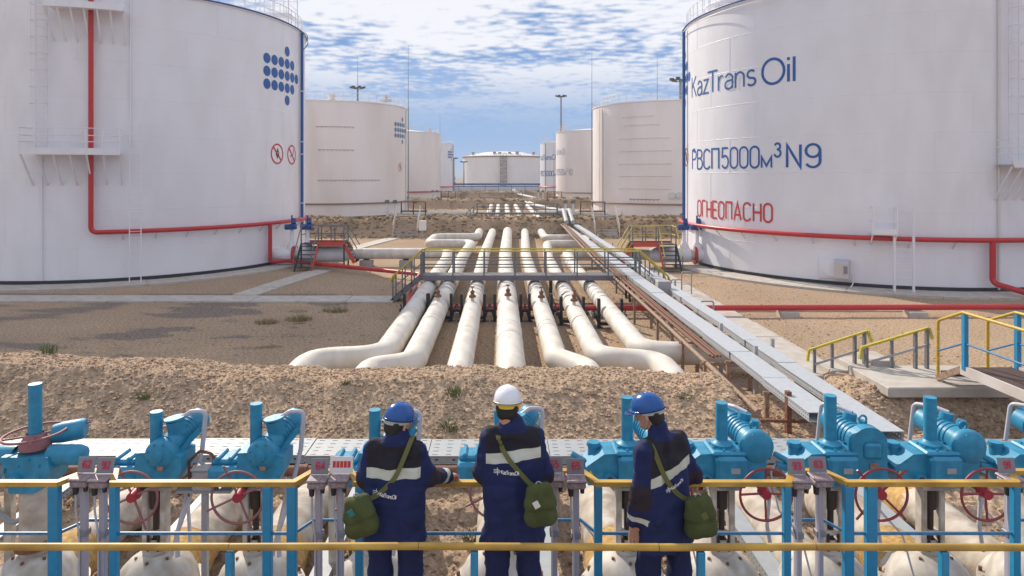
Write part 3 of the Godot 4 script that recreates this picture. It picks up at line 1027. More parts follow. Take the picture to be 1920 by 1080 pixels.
func make_right_tank():
	var o = thing("storage_tank", "large white storage tank at right lettered in blue with red warning word", "storage tank", V(22.19, 0, 40.27), "white storage tanks")
	base_tank(o, M.tank_white, 7)
	part("rim_edge", MB.new().tube(arc_pts(-130, -25, TANK_R + 0.09, TANK_H - 0.02, 90), 0.05, 6), M.blue_pipe, o)
	part("wind_girder", MB.new().tube(arc_pts(-120, 10, TANK_R + 0.22, TANK_H - 0.35, 90), 0.03, 5), M.tank_white, o)
	part("ring_pipe", MB.new().tube(arc_pts(-102, 25, TANK_R + 0.3, 2.48, 80), 0.115, 12), M.red_pipe, o)
	part("drop_pipe", MB.new().tube(rounded([polar(0.5, TANK_R + 0.3, 2.48), polar(0.5, TANK_R + 0.3, 0.55), polar(3.6, TANK_R + 1.9, 0.25), polar(6.0, TANK_R + 3.6, 0.25)], 0.3), 0.125, 12), M.red_pipe, o)
	for a in [-80, -70, -60, -50, -40, -30, -18, -8]:
		part("pipe_bracket", MB.new().bar(polar(a, TANK_R, 2.05), polar(a, TANK_R + 0.3, 2.36), 0.05, 0.05), M.tank_steel, o)
	tank_text(o, "company_lettering", "KazTrans", -88.6, -56.2, 10.22, 1.22, 0.054, M.blue_print, 0.13)
	tank_text(o, "company_lettering", "Oil", -54.3, -44.7, 10.20, 1.24, 0.07, M.blue_print, 0.14)
	tank_text(o, "capacity_lettering", "РВСП", -88.2, -70.8, 5.82, 1.13, 0.052, M.blue_print, 0.15)
	tank_text(o, "capacity_lettering", "5000м³", -69.4, -48.6, 5.84, 1.12, 0.055, M.blue_print, 0.15)
	tank_text(o, "number_lettering", "N9", -46.9, -38.3, 5.84, 1.14, 0.06, M.blue_print, 0.2)
	tank_text(o, "warning_lettering", "ОГНЕОПАСНО", -83.5, -51.2, 3.0, 0.95, 0.055, M.red_print, 0.2)
	tank_logo(o, -92.2, M.blue_print)
	no_smoking(o, -96.5, 6.6, 0.6, true)
	part("blue_downpipe", MB.new().cyl(polar(-96.0, TANK_R + 0.18, 0.2), polar(-96.0, TANK_R + 0.18, 14.7), 0.1, -1, 10), M.blue_pipe, o)
	var g = Node3D.new()
	g.name = "ladder_platform"
	o.add_child(g)
	var b = Basis(Vector3.UP, deg_to_rad(-23.8))
	var R = TANK_R
	part("deck", MB.new().box(b * Vector3(0, 2.72, R + 0.5), Vector3(1.0, 0.06, 0.9), b), M.tank_white, g)
	part("toe_board", MB.new().box(b * Vector3(0, 2.86, R + 0.95), Vector3(1.0, 0.22, 0.02), b), M.tank_white, g)
	for s in [-0.48, 0.48]:
		part("post", MB.new().bar(b * Vector3(s, 2.7, R + 0.93), b * Vector3(s, 3.98, R + 0.93), 0.06, 0.06), M.tank_white, g)
		part("bracket", MB.new().bar(b * Vector3(s, 2.68, R + 0.85), b * Vector3(s, 2.15, R + 0.02), 0.06, 0.05), M.tank_white, g)
		for h in [3.3, 3.98]:
			part("rail", MB.new().bar(b * Vector3(s, h, R), b * Vector3(s, h, R + 0.93), 0.04, 0.04), M.tank_white, g)
	for h in [3.3, 3.98]:
		part("rail", MB.new().bar(b * Vector3(-0.48, h, R + 0.95), b * Vector3(0.48, h, R + 0.95), 0.05, 0.05), M.tank_white, g)
	var l = Node3D.new()
	l.name = "ladder"
	o.add_child(l)
	var lb = Basis(Vector3.UP, deg_to_rad(-19.8))
	for s in [-0.38, 0.38]:
		part("side_rail", MB.new().bar(lb * Vector3(s, 0.08, R + 0.75), lb * Vector3(s, 3.95, R + 0.75), 0.085, 0.085), M.tank_white, l)
	var y = 0.4
	var rung = MB.new().cyl(Vector3(-0.38, 0, 0), Vector3(0.38, 0, 0), 0.012, -1, 5).mesh(M.tank_white)
	while y < 2.7:
		put("rung", rung, l, lb * Vector3(0, y, R + 0.72), lb)
		y += 0.33
	# manhole cover under a metal jacket
	var mh = Node3D.new()
	mh.name = "manhole"
	o.add_child(mh)
	var bb = Basis(Vector3.UP, deg_to_rad(-35.0))
	part("hatch", MB.new().cyl(bb * Vector3(-0.05, 0.95, R), bb * Vector3(-0.05, 0.95, R + 0.28), 0.42, -1, 20), M.tank_white, mh)
	part("reinforcing_plate", MB.new().cbox(bb * Vector3(0.1, 0.88, R + 0.03), Vector3(1.5, 1.0, 0.06), 0.02, bb), M.tank_white, mh)
	part("metal_jacket", MB.new().prism(bb * Vector3(0.42, 0.95, R + 0.35), Basis(bb.z, Vector3.UP, bb.x), [Vector2(-0.35, -0.42), Vector2(0.3, -0.42), Vector2(0.38, 0.28), Vector2(0.1, 0.48), Vector2(-0.35, 0.42)], 0.62), M.blanket, mh)
	part("jacket_window", MB.new().box(bb * Vector3(0.6, 0.95, R + 0.72), Vector3(0.16, 0.36, 0.03), bb), M.plate_grey, mh)
	part("drain_tube", MB.new().tube(rounded([bb * Vector3(0.85, 0.7, R + 0.15), bb * Vector3(0.85, 0.25, R + 0.15), bb * Vector3(0.8, 0.12, R + 0.5)], 0.1), 0.03, 7), M.tank_white, mh)
	part("cable_riser", MB.new().cyl(polar(3.0, TANK_R + 0.09, 0.2), polar(3.0, TANK_R + 0.09, 14.6), 0.05, -1, 8), M.tank_steel, o)
	wall_ladder(o, 6.2, 5.9, 14.9, TANK_R, M.tank_white, true)
	wall_platform(o, 2.2, 18.0, 5.85, TANK_R, M.tank_white)
	roof_rail(o, M.tank_white, -140, -40, 24)
	var st = Node3D.new()
	st.name = "roof_platform"
	o.add_child(st)
	for q in 2:
		var c = polar(-82 + q * 10, TANK_R - 1.3, TANK_H + 0.15)
		part("deck", MB.new().box(c + Vector3(0, 0.5, 0), Vector3(1.7, 0.08, 1.2)), M.tank_white, st)
		for e in [[-0.8, -0.55], [0.8, -0.55], [-0.8, 0.55], [0.8, 0.55]]:
			part("post", MB.new().bar(c + Vector3(e[0], 0, e[1]), c + Vector3(e[0], 1.7 + q * 0.2, e[1]), 0.06, 0.06), M.tank_white, st)
		for h in [1.1, 1.7 + q * 0.2]:
			part("rail", MB.new().tube([c + Vector3(-0.8, h, -0.55), c + Vector3(0.8, h, -0.55), c + Vector3(0.8, h, 0.55), c + Vector3(-0.8, h, 0.55)], 0.035, 5), M.tank_white, st)
		part("roof_hatch", MB.new().cyl(c + Vector3(1.6, 0, 0), c + Vector3(1.6, 0.9, 0), 0.45, -1, 14), M.tank_steel, st)

func bracket_row(o, a0, a1, y, R, m):
	var g = Node3D.new()
	g.name = "bracket_row"
	o.add_child(g, true)
	part("ledge", MB.new().tube(arc_pts(a0, a1, R + 0.03, y, 14), 0.035, 5), m, g)
	var n = int((a1 - a0) / 2.6)
	for k in n:
		var a = lerpf(a0, a1, (k + 0.5) / n)
		part("bracket", MB.new().bar(polar(a, R, y - 0.2), polar(a, R + 0.1, y - 0.02), 0.05, 0.04), m, g)

func make_other_tanks():
	var l2 = thing("storage_tank", "aged white tank with faded blue dots, second behind the left red-piped tank", "storage tank", V(-23.84, 0, 91.5), "white storage tanks")
	base_tank(l2, M.tank_aged, 5)
	part("ring_pipe", MB.new().tube(arc_pts(-40, 100, TANK_R + 0.2, 1.9, 70), 0.1, 8), M.rust_tan, l2)
	tank_logo(l2, 86.0, mat("blue_faded", lin(0.13, 0.22, 0.33), 0.6))
	no_smoking(l2, 74.0, 6.6, 0.6, true)
	for r in [[4, 30, 11.6], [5, 30, 8.7], [5, 50, 4.9]]: bracket_row(l2, r[0], r[1], r[2], TANK_R, M.bracket_stain)
	roof_rail(l2, M.tank_steel, -60, 130, 30)
	part("roof_vent", MB.new().cyl(polar(15, 9.6, 15.0), polar(15, 9.6, 15.7), 0.4, 0.55, 14), M.tank_aged, l2)
	part("roof_gauge", MB.new().box(polar(60, 9.8, 15.4), Vector3(1.5, 0.3, 1.0)).cyl(polar(60, 9.8, 15.2), polar(60, 9.8, 16.2), 0.18, -1, 10).cyl(polar(60, 9.8, 15.9), polar(60, 9.8, 16.0), 0.4, -1, 10), M.tank_steel, l2)
	part("downpipe", MB.new().cyl(polar(86, TANK_R + 0.12, 0.2), polar(86, TANK_R + 0.12, 14.6), 0.07, -1, 8), M.tank_steel, l2)
	var l3 = thing("storage_tank", "aged white tank with red ring pipe, third in the left row", "storage tank", V(-24.3, 0, 147.0), "white storage tanks")
	base_tank(l3, M.tank_aged, 5)
	part("ring_pipe", MB.new().tube(arc_pts(-20, 100, TANK_R + 0.25, 2.0, 60), 0.14, 8), M.red_pipe, l3)
	roof_rail(l3, M.tank_steel, -20, 130, 24)
	part("roof_gauge", MB.new().cyl(polar(62, 9.6, 15.0), polar(62, 9.6, 15.8), 0.35, -1, 12), M.tank_steel, l3)
	var l4 = thing("storage_tank", "small looking white tank with blue dot emblem, farthest in the left row", "storage tank", V(-24.8, 0, 192.2), "white storage tanks")
	base_tank(l4, M.tank_white, 4)
	tank_logo(l4, 84.0, M.blue_print)
	part("ring_pipe", MB.new().tube(arc_pts(0, 100, TANK_R + 0.3, 2.3, 50), 0.16, 8), M.red_pipe, l4)
	part("downpipe", MB.new().cyl(polar(88, TANK_R + 0.12, 0.2), polar(88, TANK_R + 0.12, 14.6), 0.1, -1, 8), M.mast_steel, l4)
	roof_rail(l4, M.tank_steel, 0, 130, 20)
	part("roof_gauge", MB.new().cyl(polar(55, 9.0, 15.0), polar(55, 9.0, 16.6), 0.3, 0.2, 12), M.tank_steel, l4)
	var r2 = thing("storage_tank", "white tank ribbed with horizontal rows of brackets, behind the lettered right tank", "storage tank", V(23.4, 0, 91.23), "white storage tanks")
	base_tank(r2, M.tank_aged, 6)
	part("ring_pipe", MB.new().tube(arc_pts(-100, 30, TANK_R + 0.2, 1.85, 70), 0.1, 8), M.rust_tan, r2)
	for r in [[-48, -24, 13.0], [-47, -20, 11.9], [-51, -13, 10.2], [-51, -12, 8.6], [-51, -12, 6.95], [-51, -12, 5.4], [-52, -12, 3.8]]: bracket_row(r2, r[0], r[1], r[2], TANK_R, M.tank_aged)
	bracket_row(r2, -42, -20, 2.45, TANK_R, M.rust_tan)
	part("downpipe", MB.new().cyl(polar(-72, TANK_R + 0.14, 0.2), polar(-72, TANK_R + 0.14, 14.4), 0.06, -1, 8), M.tank_steel, r2)
	part("downpipe", MB.new().cyl(polar(-68.5, TANK_R + 0.14, 0.2), polar(-68.5, TANK_R + 0.14, 14.4), 0.09, -1, 8), M.tank_steel, r2)
	part("manhole", MB.new().cyl(polar(-50, TANK_R, 0.7), polar(-50, TANK_R + 0.25, 0.7), 0.45, -1, 18), M.tank_aged, r2)
	for q in 2: part("manhole", MB.new().cyl(polar(-12 + q * 5, TANK_R, 3.0), polar(-12 + q * 5, TANK_R + 0.25, 3.0), 0.42, -1, 18), M.tank_steel, r2)
	roof_rail(r2, M.tank_steel, -120, 30, 24)
	roof_rail(r2, M.tank_steel, -92, -60, 8, TANK_R - 1.2, TANK_H + 0.4)
	var r3 = thing("storage_tank", "white tank with pale worn lettering, third in the right row", "storage tank", V(22.53, 0, 143.1), "white storage tanks")
	base_tank(r3, M.tank_aged, 5)
	var worn = mat("blue_worn", lin(0.30, 0.34, 0.42), 0.6)
	tank_text(r3, "company_lettering", "KazTransOil", -86, -60, 10.0, 1.25, 0.07, worn)
	tank_text(r3, "capacity_lettering", "РВСП5000м³ N3", -86, -47, 5.6, 1.25, 0.08, worn)
	part("ring_pipe", MB.new().tube(arc_pts(-100, 0, TANK_R + 0.2, 1.9, 60), 0.1, 8), M.rust_tan, r3)
	roof_rail(r3, M.tank_steel, -110, 0, 18)
	part("roof_gauge", MB.new().cyl(polar(-75, 9.4, 15.0), polar(-75, 9.4, 16.6), 0.45, 0.3, 12), M.tank_steel, r3)
	var r4 = thing("storage_tank", "small looking white tank with dark blue lettering, farthest in the right row", "storage tank", V(21.87, 0, 190.4), "white storage tanks")
	base_tank(r4, M.tank_white, 4)
	tank_text(r4, "company_lettering", "KazTransOil", -84, -36, 10.0, 1.4, 0.1, M.blue_print)
	tank_text(r4, "capacity_lettering", "РВСП5000м³ N4", -84, -20, 5.4, 1.4, 0.1, M.blue_print)
	part("ring_pipe", MB.new().tube(arc_pts(-100, 0, TANK_R + 0.3, 2.3, 50), 0.16, 8), M.red_pipe, r4)
	part("downpipe", MB.new().cyl(polar(-62, TANK_R + 0.12, 0.2), polar(-62, TANK_R + 0.12, 14.6), 0.1, -1, 8), M.mast_steel, r4)
	roof_rail(r4, M.tank_steel, -110, 0, 16)
	part("roof_gauge", MB.new().cyl(polar(-75, 9.0, 15.0), polar(-75, 9.0, 16.9), 0.4, 0.25, 12), M.tank_steel, r4)
	# wide low tank that closes the corridor
	var R = 16.8
	var H = 13.2
	var ft = thing("storage_tank", "wide low white tank with shallow domed roof closing the far end", "storage tank", V(0.8, 0, 272.0), "white storage tanks")
	part("shell", wall_ring(MB.new(), R, 0.0, R, H), M.tank_far, ft)
	var roof = MB.new()
	roof.lathe(Vector3.ZERO, Basis(Vector3.RIGHT, Vector3.BACK, Vector3.UP), [[R + 0.2, H], [R * 0.8, H + 1.0], [R * 0.5, H + 1.9], [R * 0.2, H + 2.3], [0.05, H + 2.4]], 96)
	part("roof", roof, M.tank_far, ft)
	part("rim", MB.new().torus(Vector3(0, H, 0), Basis(Vector3.RIGHT, Vector3.BACK, Vector3.UP), R + 0.15, 0.28, 96, 6), M.rust_stain, ft)
	var stair = Node3D.new()
	stair.name = "shaft_ladder"
	ft.add_child(stair)
	for s in [-1.2, 1.2]:
		for e in [0.3, 2.0]: part("post", MB.new().bar(Vector3(s, 0, R + e), Vector3(s, H + 1.2, R + e), 0.16, 0.16), M.rust_tan, stair)
	for k in 9:
		var y = 0.6 + k * 1.55
		var dir = 1.0 if k % 2 == 0 else -1.0
		part("flight", MB.new().bar(Vector3(-1.1 * dir, y, R + 1.9), Vector3(1.1 * dir, y + 1.4, R + 1.9), 0.5, 0.12), M.rust_tan, stair)
		part("landing", MB.new().box(Vector3(0, y + 1.45, R + 1.1), Vector3(2.5, 0.1, 1.6)), M.rust_tan, stair)
	for a in [-58, 58]: part("roof_vent", MB.new().cyl(polar(a, 14.5, H + 0.8), polar(a, 14.5, H + 1.9), 0.6, -1, 10), M.rust_stain, ft)
	for x in [-3.5, -1.5, 2.5, 5.5]: part("roof_fitting", MB.new().box(Vector3(x, H + 1.4, 12.5), Vector3(1.3, 0.5 + 0.12 * absf(x), 0.9)), M.rust_stain, ft)
	roof_rail(ft, M.tank_steel, -90, 90, 30, R, H, 0.05)

# ---------------------------------------------------------------- pipelines of the corridor
func pipe_line(label, x, pts, r, bands, d_clamp, with_valve):
	var o = thing("oil_pipeline", label, "pipeline", V(x, 0, 24.0), "white pipelines of the corridor")
	var rel = []
	for p in pts: rel.append(Vector3(p[0] - x, p[1], 24.0 - p[2]))
	part("pipe", MB.new().tube(rounded(rel, r * 2.6), r, 20), M.pipe_white, o)
	for b in bands:
		var z = 24.0 - b[0]
		part("joint_band", MB.new().lathe(Vector3(0, 0.55, z - b[1]), Basis(Vector3.RIGHT, Vector3.UP, Vector3.BACK), [[r, 0], [r + 0.016, 0.03], [r + 0.016, b[1] * 2 - 0.03], [r, b[1] * 2]], 20), M.band_grey if b[2] else M.pipe_white, o)
	var wd = 18.6 + absf(x)
	while wd < 37.0:
		part("weld_ring", MB.new().torus(Vector3(0, 0.55, 24.0 - wd), Basis(), r + 0.001, 0.008, 24, 5), M.pipe_white, o)
		wd += 5.7
	if d_clamp > 0.0:
		var z = 24.0 - d_clamp
		var s = Node3D.new()
		s.name = "pipe_support"
		o.add_child(s)
		for e in [-1.0, 1.0]:
			var xx = e * (r + 0.11)
			part("post", MB.new().box(Vector3(xx, 0.5, z), Vector3(0.07, 1.05, 0.16)).box(Vector3(xx - e * 0.05, 0.5, z), Vector3(0.035, 1.05, 0.2)), M.black_steel, s)
			part("foot_plate", MB.new().box(Vector3(xx, -0.01, z), Vector3(0.3, 0.05, 0.34)), M.black_steel, s)
			part("flange", MB.new().cyl(Vector3(xx - 0.02, 0.42, z + 0.02), Vector3(xx + e * 0.17, 0.42, z + 0.02), 0.07, -1, 10), M.black_steel, s)
			part("gusset", MB.new().bar(Vector3(xx, 0.1, z + 0.1), Vector3(xx + e * 0.16, 0.6, z - 0.16), 0.04, 0.03), M.black_steel, s)
		part("saddle", MB.new().box(Vector3(0, 0.14, z), Vector3(2 * r + 0.1, 0.1, 0.2)), M.black_steel, s)
	if with_valve:
		var z = 24.6 - d_clamp
		var g = Node3D.new()
		g.name = "vent_valve"
		o.add_child(g)
		var y = 0.55 + r
		part("stub", MB.new().cyl(Vector3(0, y - 0.04, z), Vector3(0, y + 0.12, z), 0.06, -1, 12), M.pipe_white, g)
		part("flange", MB.new().cyl(Vector3(0, y + 0.12, z), Vector3(0, y + 0.19, z), 0.13, -1, 14), M.small_rust, g)
		part("body", MB.new().lathe(Vector3(0, y + 0.19, z), Basis(Vector3.RIGHT, Vector3.BACK, Vector3.UP), [[0.11, 0], [0.06, 0.06], [0.09, 0.14], [0.03, 0.2]], 12), M.small_rust, g)
		part("stem", MB.new().cyl(Vector3(0, y + 0.3, z), Vector3(0, y + 0.52, z), 0.018, -1, 8), M.small_rust, g)
		part("handwheel", MB.new().torus(Vector3(0, y + 0.5, z), Basis(Vector3.RIGHT, Vector3.BACK, Vector3.UP), 0.075, 0.014, 16, 6), M.small_rust, g)
	# the coated pipe ends where it dives into the bank
	var last = rel[-1]
	var before = rel[-2]
	if last.y < 0.2:
		var q = before.lerp(last, 0.42)
		part("bare_end", MB.new().cyl(q, last, r + 0.012, -1, 20), M.pipe_end, o)

func make_pipelines():
	var b2 = func(d, lo): return [[d, 0.16, true], [d - 0.75, 0.08, true], [lo, 0.05, false]]
	var dive = 15.35
	pipe_line("leftmost white pipeline, wholly shifted left before the earth bank", -3.15, [[-3.15, 0.55, 38.2], [-3.15, 0.55, 17.3], [-4.95, 0.55, 17.0], [-4.95, 0.55, 15.6], [-4.95, -0.7, 14.6]], 0.35, [[31.6, 0.1, false], [22.4, 0.04, false]], 24.2, false)
	pipe_line("second white pipeline from the left, with U loop at its far end", -2.3, [[-1.9, -0.5, 57.5], [-1.9, 0.55, 56.6], [-1.9, 0.55, 51.2], [-5.2, 0.55, 51.2], [-5.2, 0.55, 46.4], [-2.1, 0.55, 46.4], [-2.3, 0.55, 40.0], [-2.3, 0.55, 16.6], [-3.25, 0.55, 16.2], [-3.25, 0.55, 15.4], [-3.25, -0.7, 14.4]], 0.345, b2.call(27.2, 21.4), 24.2, true)
	pipe_line("third white pipeline, straight, left of the middle one", -1.05, [[-0.75, -0.5, 57.5], [-0.75, 0.55, 56.6], [-1.05, 0.55, 40.0], [-1.05, 0.55, dive], [-1.05, -0.7, 14.3]], 0.33, b2.call(27.0, 20.9), 24.2, true)
	pipe_line("middle and widest straight white pipeline", 0.24, [[0.55, -0.5, 57.7], [0.55, 0.6, 56.6], [0.24, 0.55, 40.0], [0.24, 0.55, dive], [0.24, -0.7, 14.3]], 0.39, b2.call(27.9, 20.2), 24.2, true)
	pipe_line("white pipeline right of the middle, with short jog before the bank", 1.45, [[2.05, -0.5, 57.5], [2.05, 0.55, 56.6], [1.5, 0.55, 40.0], [1.45, 0.55, 17.2], [2.15, 0.55, 16.2], [2.15, 0.55, 15.3], [2.15, -0.7, 14.3]], 0.315, b2.call(27.4, 20.6), 24.2, true)
	pipe_line("white pipeline with long jog to the right before the bank and far loop", 2.57, [[3.45, -0.5, 57.5], [3.45, 0.55, 56.6], [3.4, 0.55, 50.5], [6.4, 0.55, 50.5], [6.4, 0.55, 46.2], [3.25, 0.55, 46.2], [2.75, 0.55, 38.0], [2.57, 0.55, 17.3], [4.12, 0.55, 16.9], [4.12, 0.55, 15.2], [4.12, -0.7, 14.2]], 0.31, b2.call(25.6, 21.2), 23.6, true)
	pipe_line("rightmost white pipeline, turning off to the right under the cable trays", 3.88, [[3.88, 0.55, 38.0], [3.88, 0.55, 17.9], [7.0, 0.55, 17.6], [7.0, -0.5, 17.4]], 0.31, b2.call(25.5, 21.5), 23.2, false)
	# branches to the two near tanks
	for t in [[-1.0, -3.15, -13.0, 39.0, "white branch pipe from the left tank to the leftmost pipeline"], [1.0, 3.88, 12.0, 38.7, "white branch pipe from the lettered tank to the rightmost pipeline"]]:
		var o = thing("branch_pipe", t[4], "pipe", V(t[1], 0, t[3]), "branch pipes to the near tanks")
		var L = t[2] - t[1]
		part("pipe", MB.new().tube(rounded([Vector3(0, 0.55, 3.2), Vector3(0, 0.75, 0), Vector3(L * 0.55, 0.75, 0), Vector3(L * 0.62, 0.72, 0.0), Vector3(L, 0.72, 0)], 0.7), 0.33, 20), M.pipe_white, o)
		part("insulation_jacket", MB.new().lathe(Vector3(L * 0.60, 0.72, 0), Basis(Vector3.UP, Vector3.BACK, Vector3.RIGHT * signf(L)), [[0.33, 0.0], [0.47, 0.45], [0.47, absf(L) * 0.22], [0.44, absf(L) * 0.3]], 20), M.tank_white, o)
		for q in [0.26, 0.5]:
			part("concrete_block", MB.new().cbox(Vector3(L * q, 0.1, 0), Vector3(0.75, 0.55, 0.6), 0.03), M.concrete_grey, o)
			part("saddle", MB.new().box(Vector3(L * q, 0.4, 0), Vector3(0.3, 0.1, 0.4)), M.black_steel, o)
		part("flange", MB.new().cyl(Vector3(L * 0.93, 0.72, 0), Vector3(L * 0.945, 0.72, 0), 0.56, -1, 22), M.red_pipe, o)
		part("nozzle", MB.new().cyl(Vector3(L * 0.945, 0.72, 0), Vector3(L * 1.22, 0.72, 0), 0.42, -1, 22), M.tank_white, o)
		var pr = -1.0 if t[0] < 0 else 1.0
		for q in [0.86, 0.955]:
			var g = Node3D.new()
			g.name = "gate_valve"
			o.add_child(g, true)
			var x = L * q
			part("bonnet", MB.new().lathe(Vector3(x, 0.9, 0), Basis(Vector3.RIGHT, Vector3.BACK, Vector3.UP), [[0.32, 0], [0.3, 0.35], [0.12, 0.6], [0.1, 1.35]], 14), M.tank_white, g)
			part("actuator", MB.new().cyl(Vector3(x, 2.2, 0), Vector3(x, 2.5, 0), 0.24, -1, 14).cyl(Vector3(x - 0.38, 2.34, 0.05), Vector3(x + 0.28, 2.38, 0.05), 0.17, -1, 12).cyl(Vector3(x + 0.1, 2.55, 0), Vector3(x + 0.1, 2.85, -0.1), 0.15, 0.11, 12), M.valve_navy, g)
			part("stem_cover", MB.new().cyl(Vector3(x, 2.5, 0), Vector3(x, 3.05, 0), 0.05, -1, 10), M.valve_navy, g)

# ---------------------------------------------------------------- bridges, stairs, rails
func rail_run(parent, pts, h, post_m, top_m, mid_m, size = 0.05, mids = [0.5], round_top = false):
	for k in pts.size():
		part("post", MB.new().bar(pts[k], pts[k] + Vector3(0, h, 0), size, size), post_m, parent)
	for k in pts.size() - 1:
		var up = Vector3(0, h, 0)
		if round_top: part("top_rail", MB.new().cyl(pts[k] + up, pts[k + 1] + up, size * 0.55, -1, 8), top_m, parent)
		else: part("top_rail", MB.new().bar(pts[k] + up, pts[k + 1] + up, size * 1.2, size), top_m, parent)
		for q in mids:
			part("mid_rail", MB.new().bar(pts[k] + up * q, pts[k + 1] + up * q, size * 0.5, size * 0.8), mid_m, parent)

func make_footbridge(label, at, top_m):
	var o = thing("footbridge", label, "footbridge", at, "footbridges over the pipelines")
	var x0 = -3.45
	var x1 = 5.95
	for z in [-0.42, 0.42]:
		part("side_beam", MB.new().box(Vector3((x0 + x1) * 0.5, 1.03, z), Vector3(x1 - x0, 0.22, 0.05)), M.deck_purple, o)
	part("deck_grating", MB.new().box(Vector3((x0 + x1) * 0.5, 1.12, 0), Vector3(x1 - x0, 0.03, 0.8)), M.grey_steel, o)
	for z in [-0.45, 0.45]:
		var pts = []
		for k in 8: pts.append(Vector3(lerpf(x0 + 0.05, x1 - 0.05, k / 7.0), 1.0, z))
		rail_run(o, pts, 1.18, M.grey_steel, top_m, M.grey_steel, 0.06, [0.42, 0.68])
	for x in [-2.9, 2.15, 5.5]:
		for z in [-0.4, 0.4]: part("leg", MB.new().bar(Vector3(x, -0.1, z), Vector3(x, 1.0, z), 0.08, 0.08), M.black_steel, o)
	for s in [[x0, -1.0], [x1, 1.0]]:
		var g = Node3D.new()
		g.name = "stair"
		o.add_child(g, true)
		for z in [-0.42, 0.42]:
			part("stringer", MB.new().bar(Vector3(s[0], 1.05, z), Vector3(s[0] + s[1] * 1.25, 0.02, z), 0.05, 0.2), M.grey_steel, g)
			for q in [0.0, 0.33, 0.66, 1.0]:
				var b = Vector3(s[0] + s[1] * 1.2 * q, 1.05 - 0.98 * q, z)
				part("post", MB.new().bar(b, b + Vector3(0, 1.0, 0), 0.05, 0.05), M.grey_steel, g)
			part("handrail", MB.new().tube([Vector3(s[0], 2.18, z), Vector3(s[0] + s[1] * 1.2, 1.1, z), Vector3(s[0] + s[1] * 1.32, 0.8, z)], 0.04, 7), top_m, g)
			part("mid_rail", MB.new().bar(Vector3(s[0], 1.6, z), Vector3(s[0] + s[1] * 1.2, 0.58, z), 0.03, 0.03), M.grey_steel, g)
		for k in 5:
			part("tread", MB.new().box(Vector3(s[0] + s[1] * (0.2 + k * 0.23), 0.88 - k * 0.19, 0), Vector3(0.22, 0.03, 0.8)), M.grey_steel, g)
	return o

func make_valve_stairs(label, x, d, sgn, side_m, rail_m):
	var o = thing("access_stair", label, "access stair", V(x, 0, d), "access stairs by the near tanks")
	# near flight rising away from the camera, landing over the pipe, flight down towards the corridor
	for s in [-0.5, 0.5]:
		part("stringer", MB.new().bar(Vector3(s, 0.02, 1.9), Vector3(s, 1.42, 0.55), 0.05, 0.2), M.stair_dark if s * sgn < 0 else side_m, o)
	for k in 6:
		part("tread", MB.new().box(Vector3(0, 0.2 + k * 0.22, 1.72 - k * 0.22), Vector3(0.98, 0.04, 0.24)), M.stair_dark, o)
	part("landing", MB.new().box(Vector3(sgn * 0.75, 1.42, 0), Vector3(2.5, 0.05, 1.1)), M.stair_dark, o)
	part("fascia", MB.new().box(Vector3(sgn * 1.25, 1.42, 0.57), Vector3(1.5, 0.24, 0.03)), side_m, o)
	part("fascia", MB.new().box(Vector3(sgn * 0.75, 1.42, -0.57), Vector3(2.5, 0.24, 0.03)), side_m, o)
	for z in [-0.5, 0.5]:
		part("stringer", MB.new().bar(Vector3(sgn * 2.0, 1.42, z), Vector3(sgn * 2.6, 0.3, z), 0.05, 0.2), side_m, o)
	for k in 5: part("tread", MB.new().box(Vector3(sgn * (2.08 + k * 0.12), 1.22 - k * 0.22, 0), Vector3(0.2, 0.04, 0.98)), M.stair_dark, o)
	for p in [[-0.5, 0.55], [-0.5, -0.5], [0.5, 0.55], [1.25, 0.55], [2.0, 0.55], [0.4, -0.5], [1.2, -0.5], [2.0, -0.5]]:
		part("rail_post", MB.new().bar(Vector3(sgn * p[0], 1.4, p[1]), Vector3(sgn * p[0], 2.45, p[1]), 0.06, 0.06), M.grey_steel, o)
	for p in [[-0.5, 0.55], [2.0, 0.55], [2.0, -0.5]]:
		part("leg", MB.new().bar(Vector3(sgn * p[0], 0.0, p[1]), Vector3(sgn * p[0], 1.4, p[1]), 0.08, 0.08), M.stair_dark, o)
	for h in [1.95, 2.45]:
		part("rail", MB.new().tube([Vector3(sgn * 0.5, h, 0.55), Vector3(sgn * 2.0, h, 0.55), Vector3(sgn * 2.7, h - 1.2, 0.55)], 0.03, 6), rail_m, o)
		part("rail", MB.new().tube([Vector3(-sgn * 0.5, h, 0.55), Vector3(-sgn * 0.5, h, -0.5), Vector3(sgn * 2.0, h, -0.5), Vector3(sgn * 2.7, h - 1.2, -0.5)], 0.03, 6), rail_m, o)
	for s in [-0.5, 0.5]:
		part("handrail", MB.new().tube([Vector3(s, 0.9, 2.0), Vector3(s, 2.45, 0.55)], 0.03, 6), rail_m, o)
		part("rail_post", MB.new().bar(Vector3(s, 0.1, 1.95), Vector3(s, 0.95, 1.95), 0.05, 0.05), M.grey_steel, o)

func make_dike_stair(label, x, d):
	var o = thing("dike_stair", label, "stair", V(x, 0, d), "concrete stairs up the second earth bank")
	for k in 9:
		part("step", MB.new().cbox(Vector3(0, 0.09 + k * 0.19, -k * 0.26), Vector3(1.9, 0.5, 0.32), 0.01), M.concrete_grey, o)
	for s in [-1.05, 1.05]:
		var pts = []
		for k in 4: pts.append(Vector3(s, 0.1 + k * 0.52, 0.2 - k * 0.75))
		rail_run(o, pts, 1.05, M.stringer, M.stringer, M.stringer, 0.055)

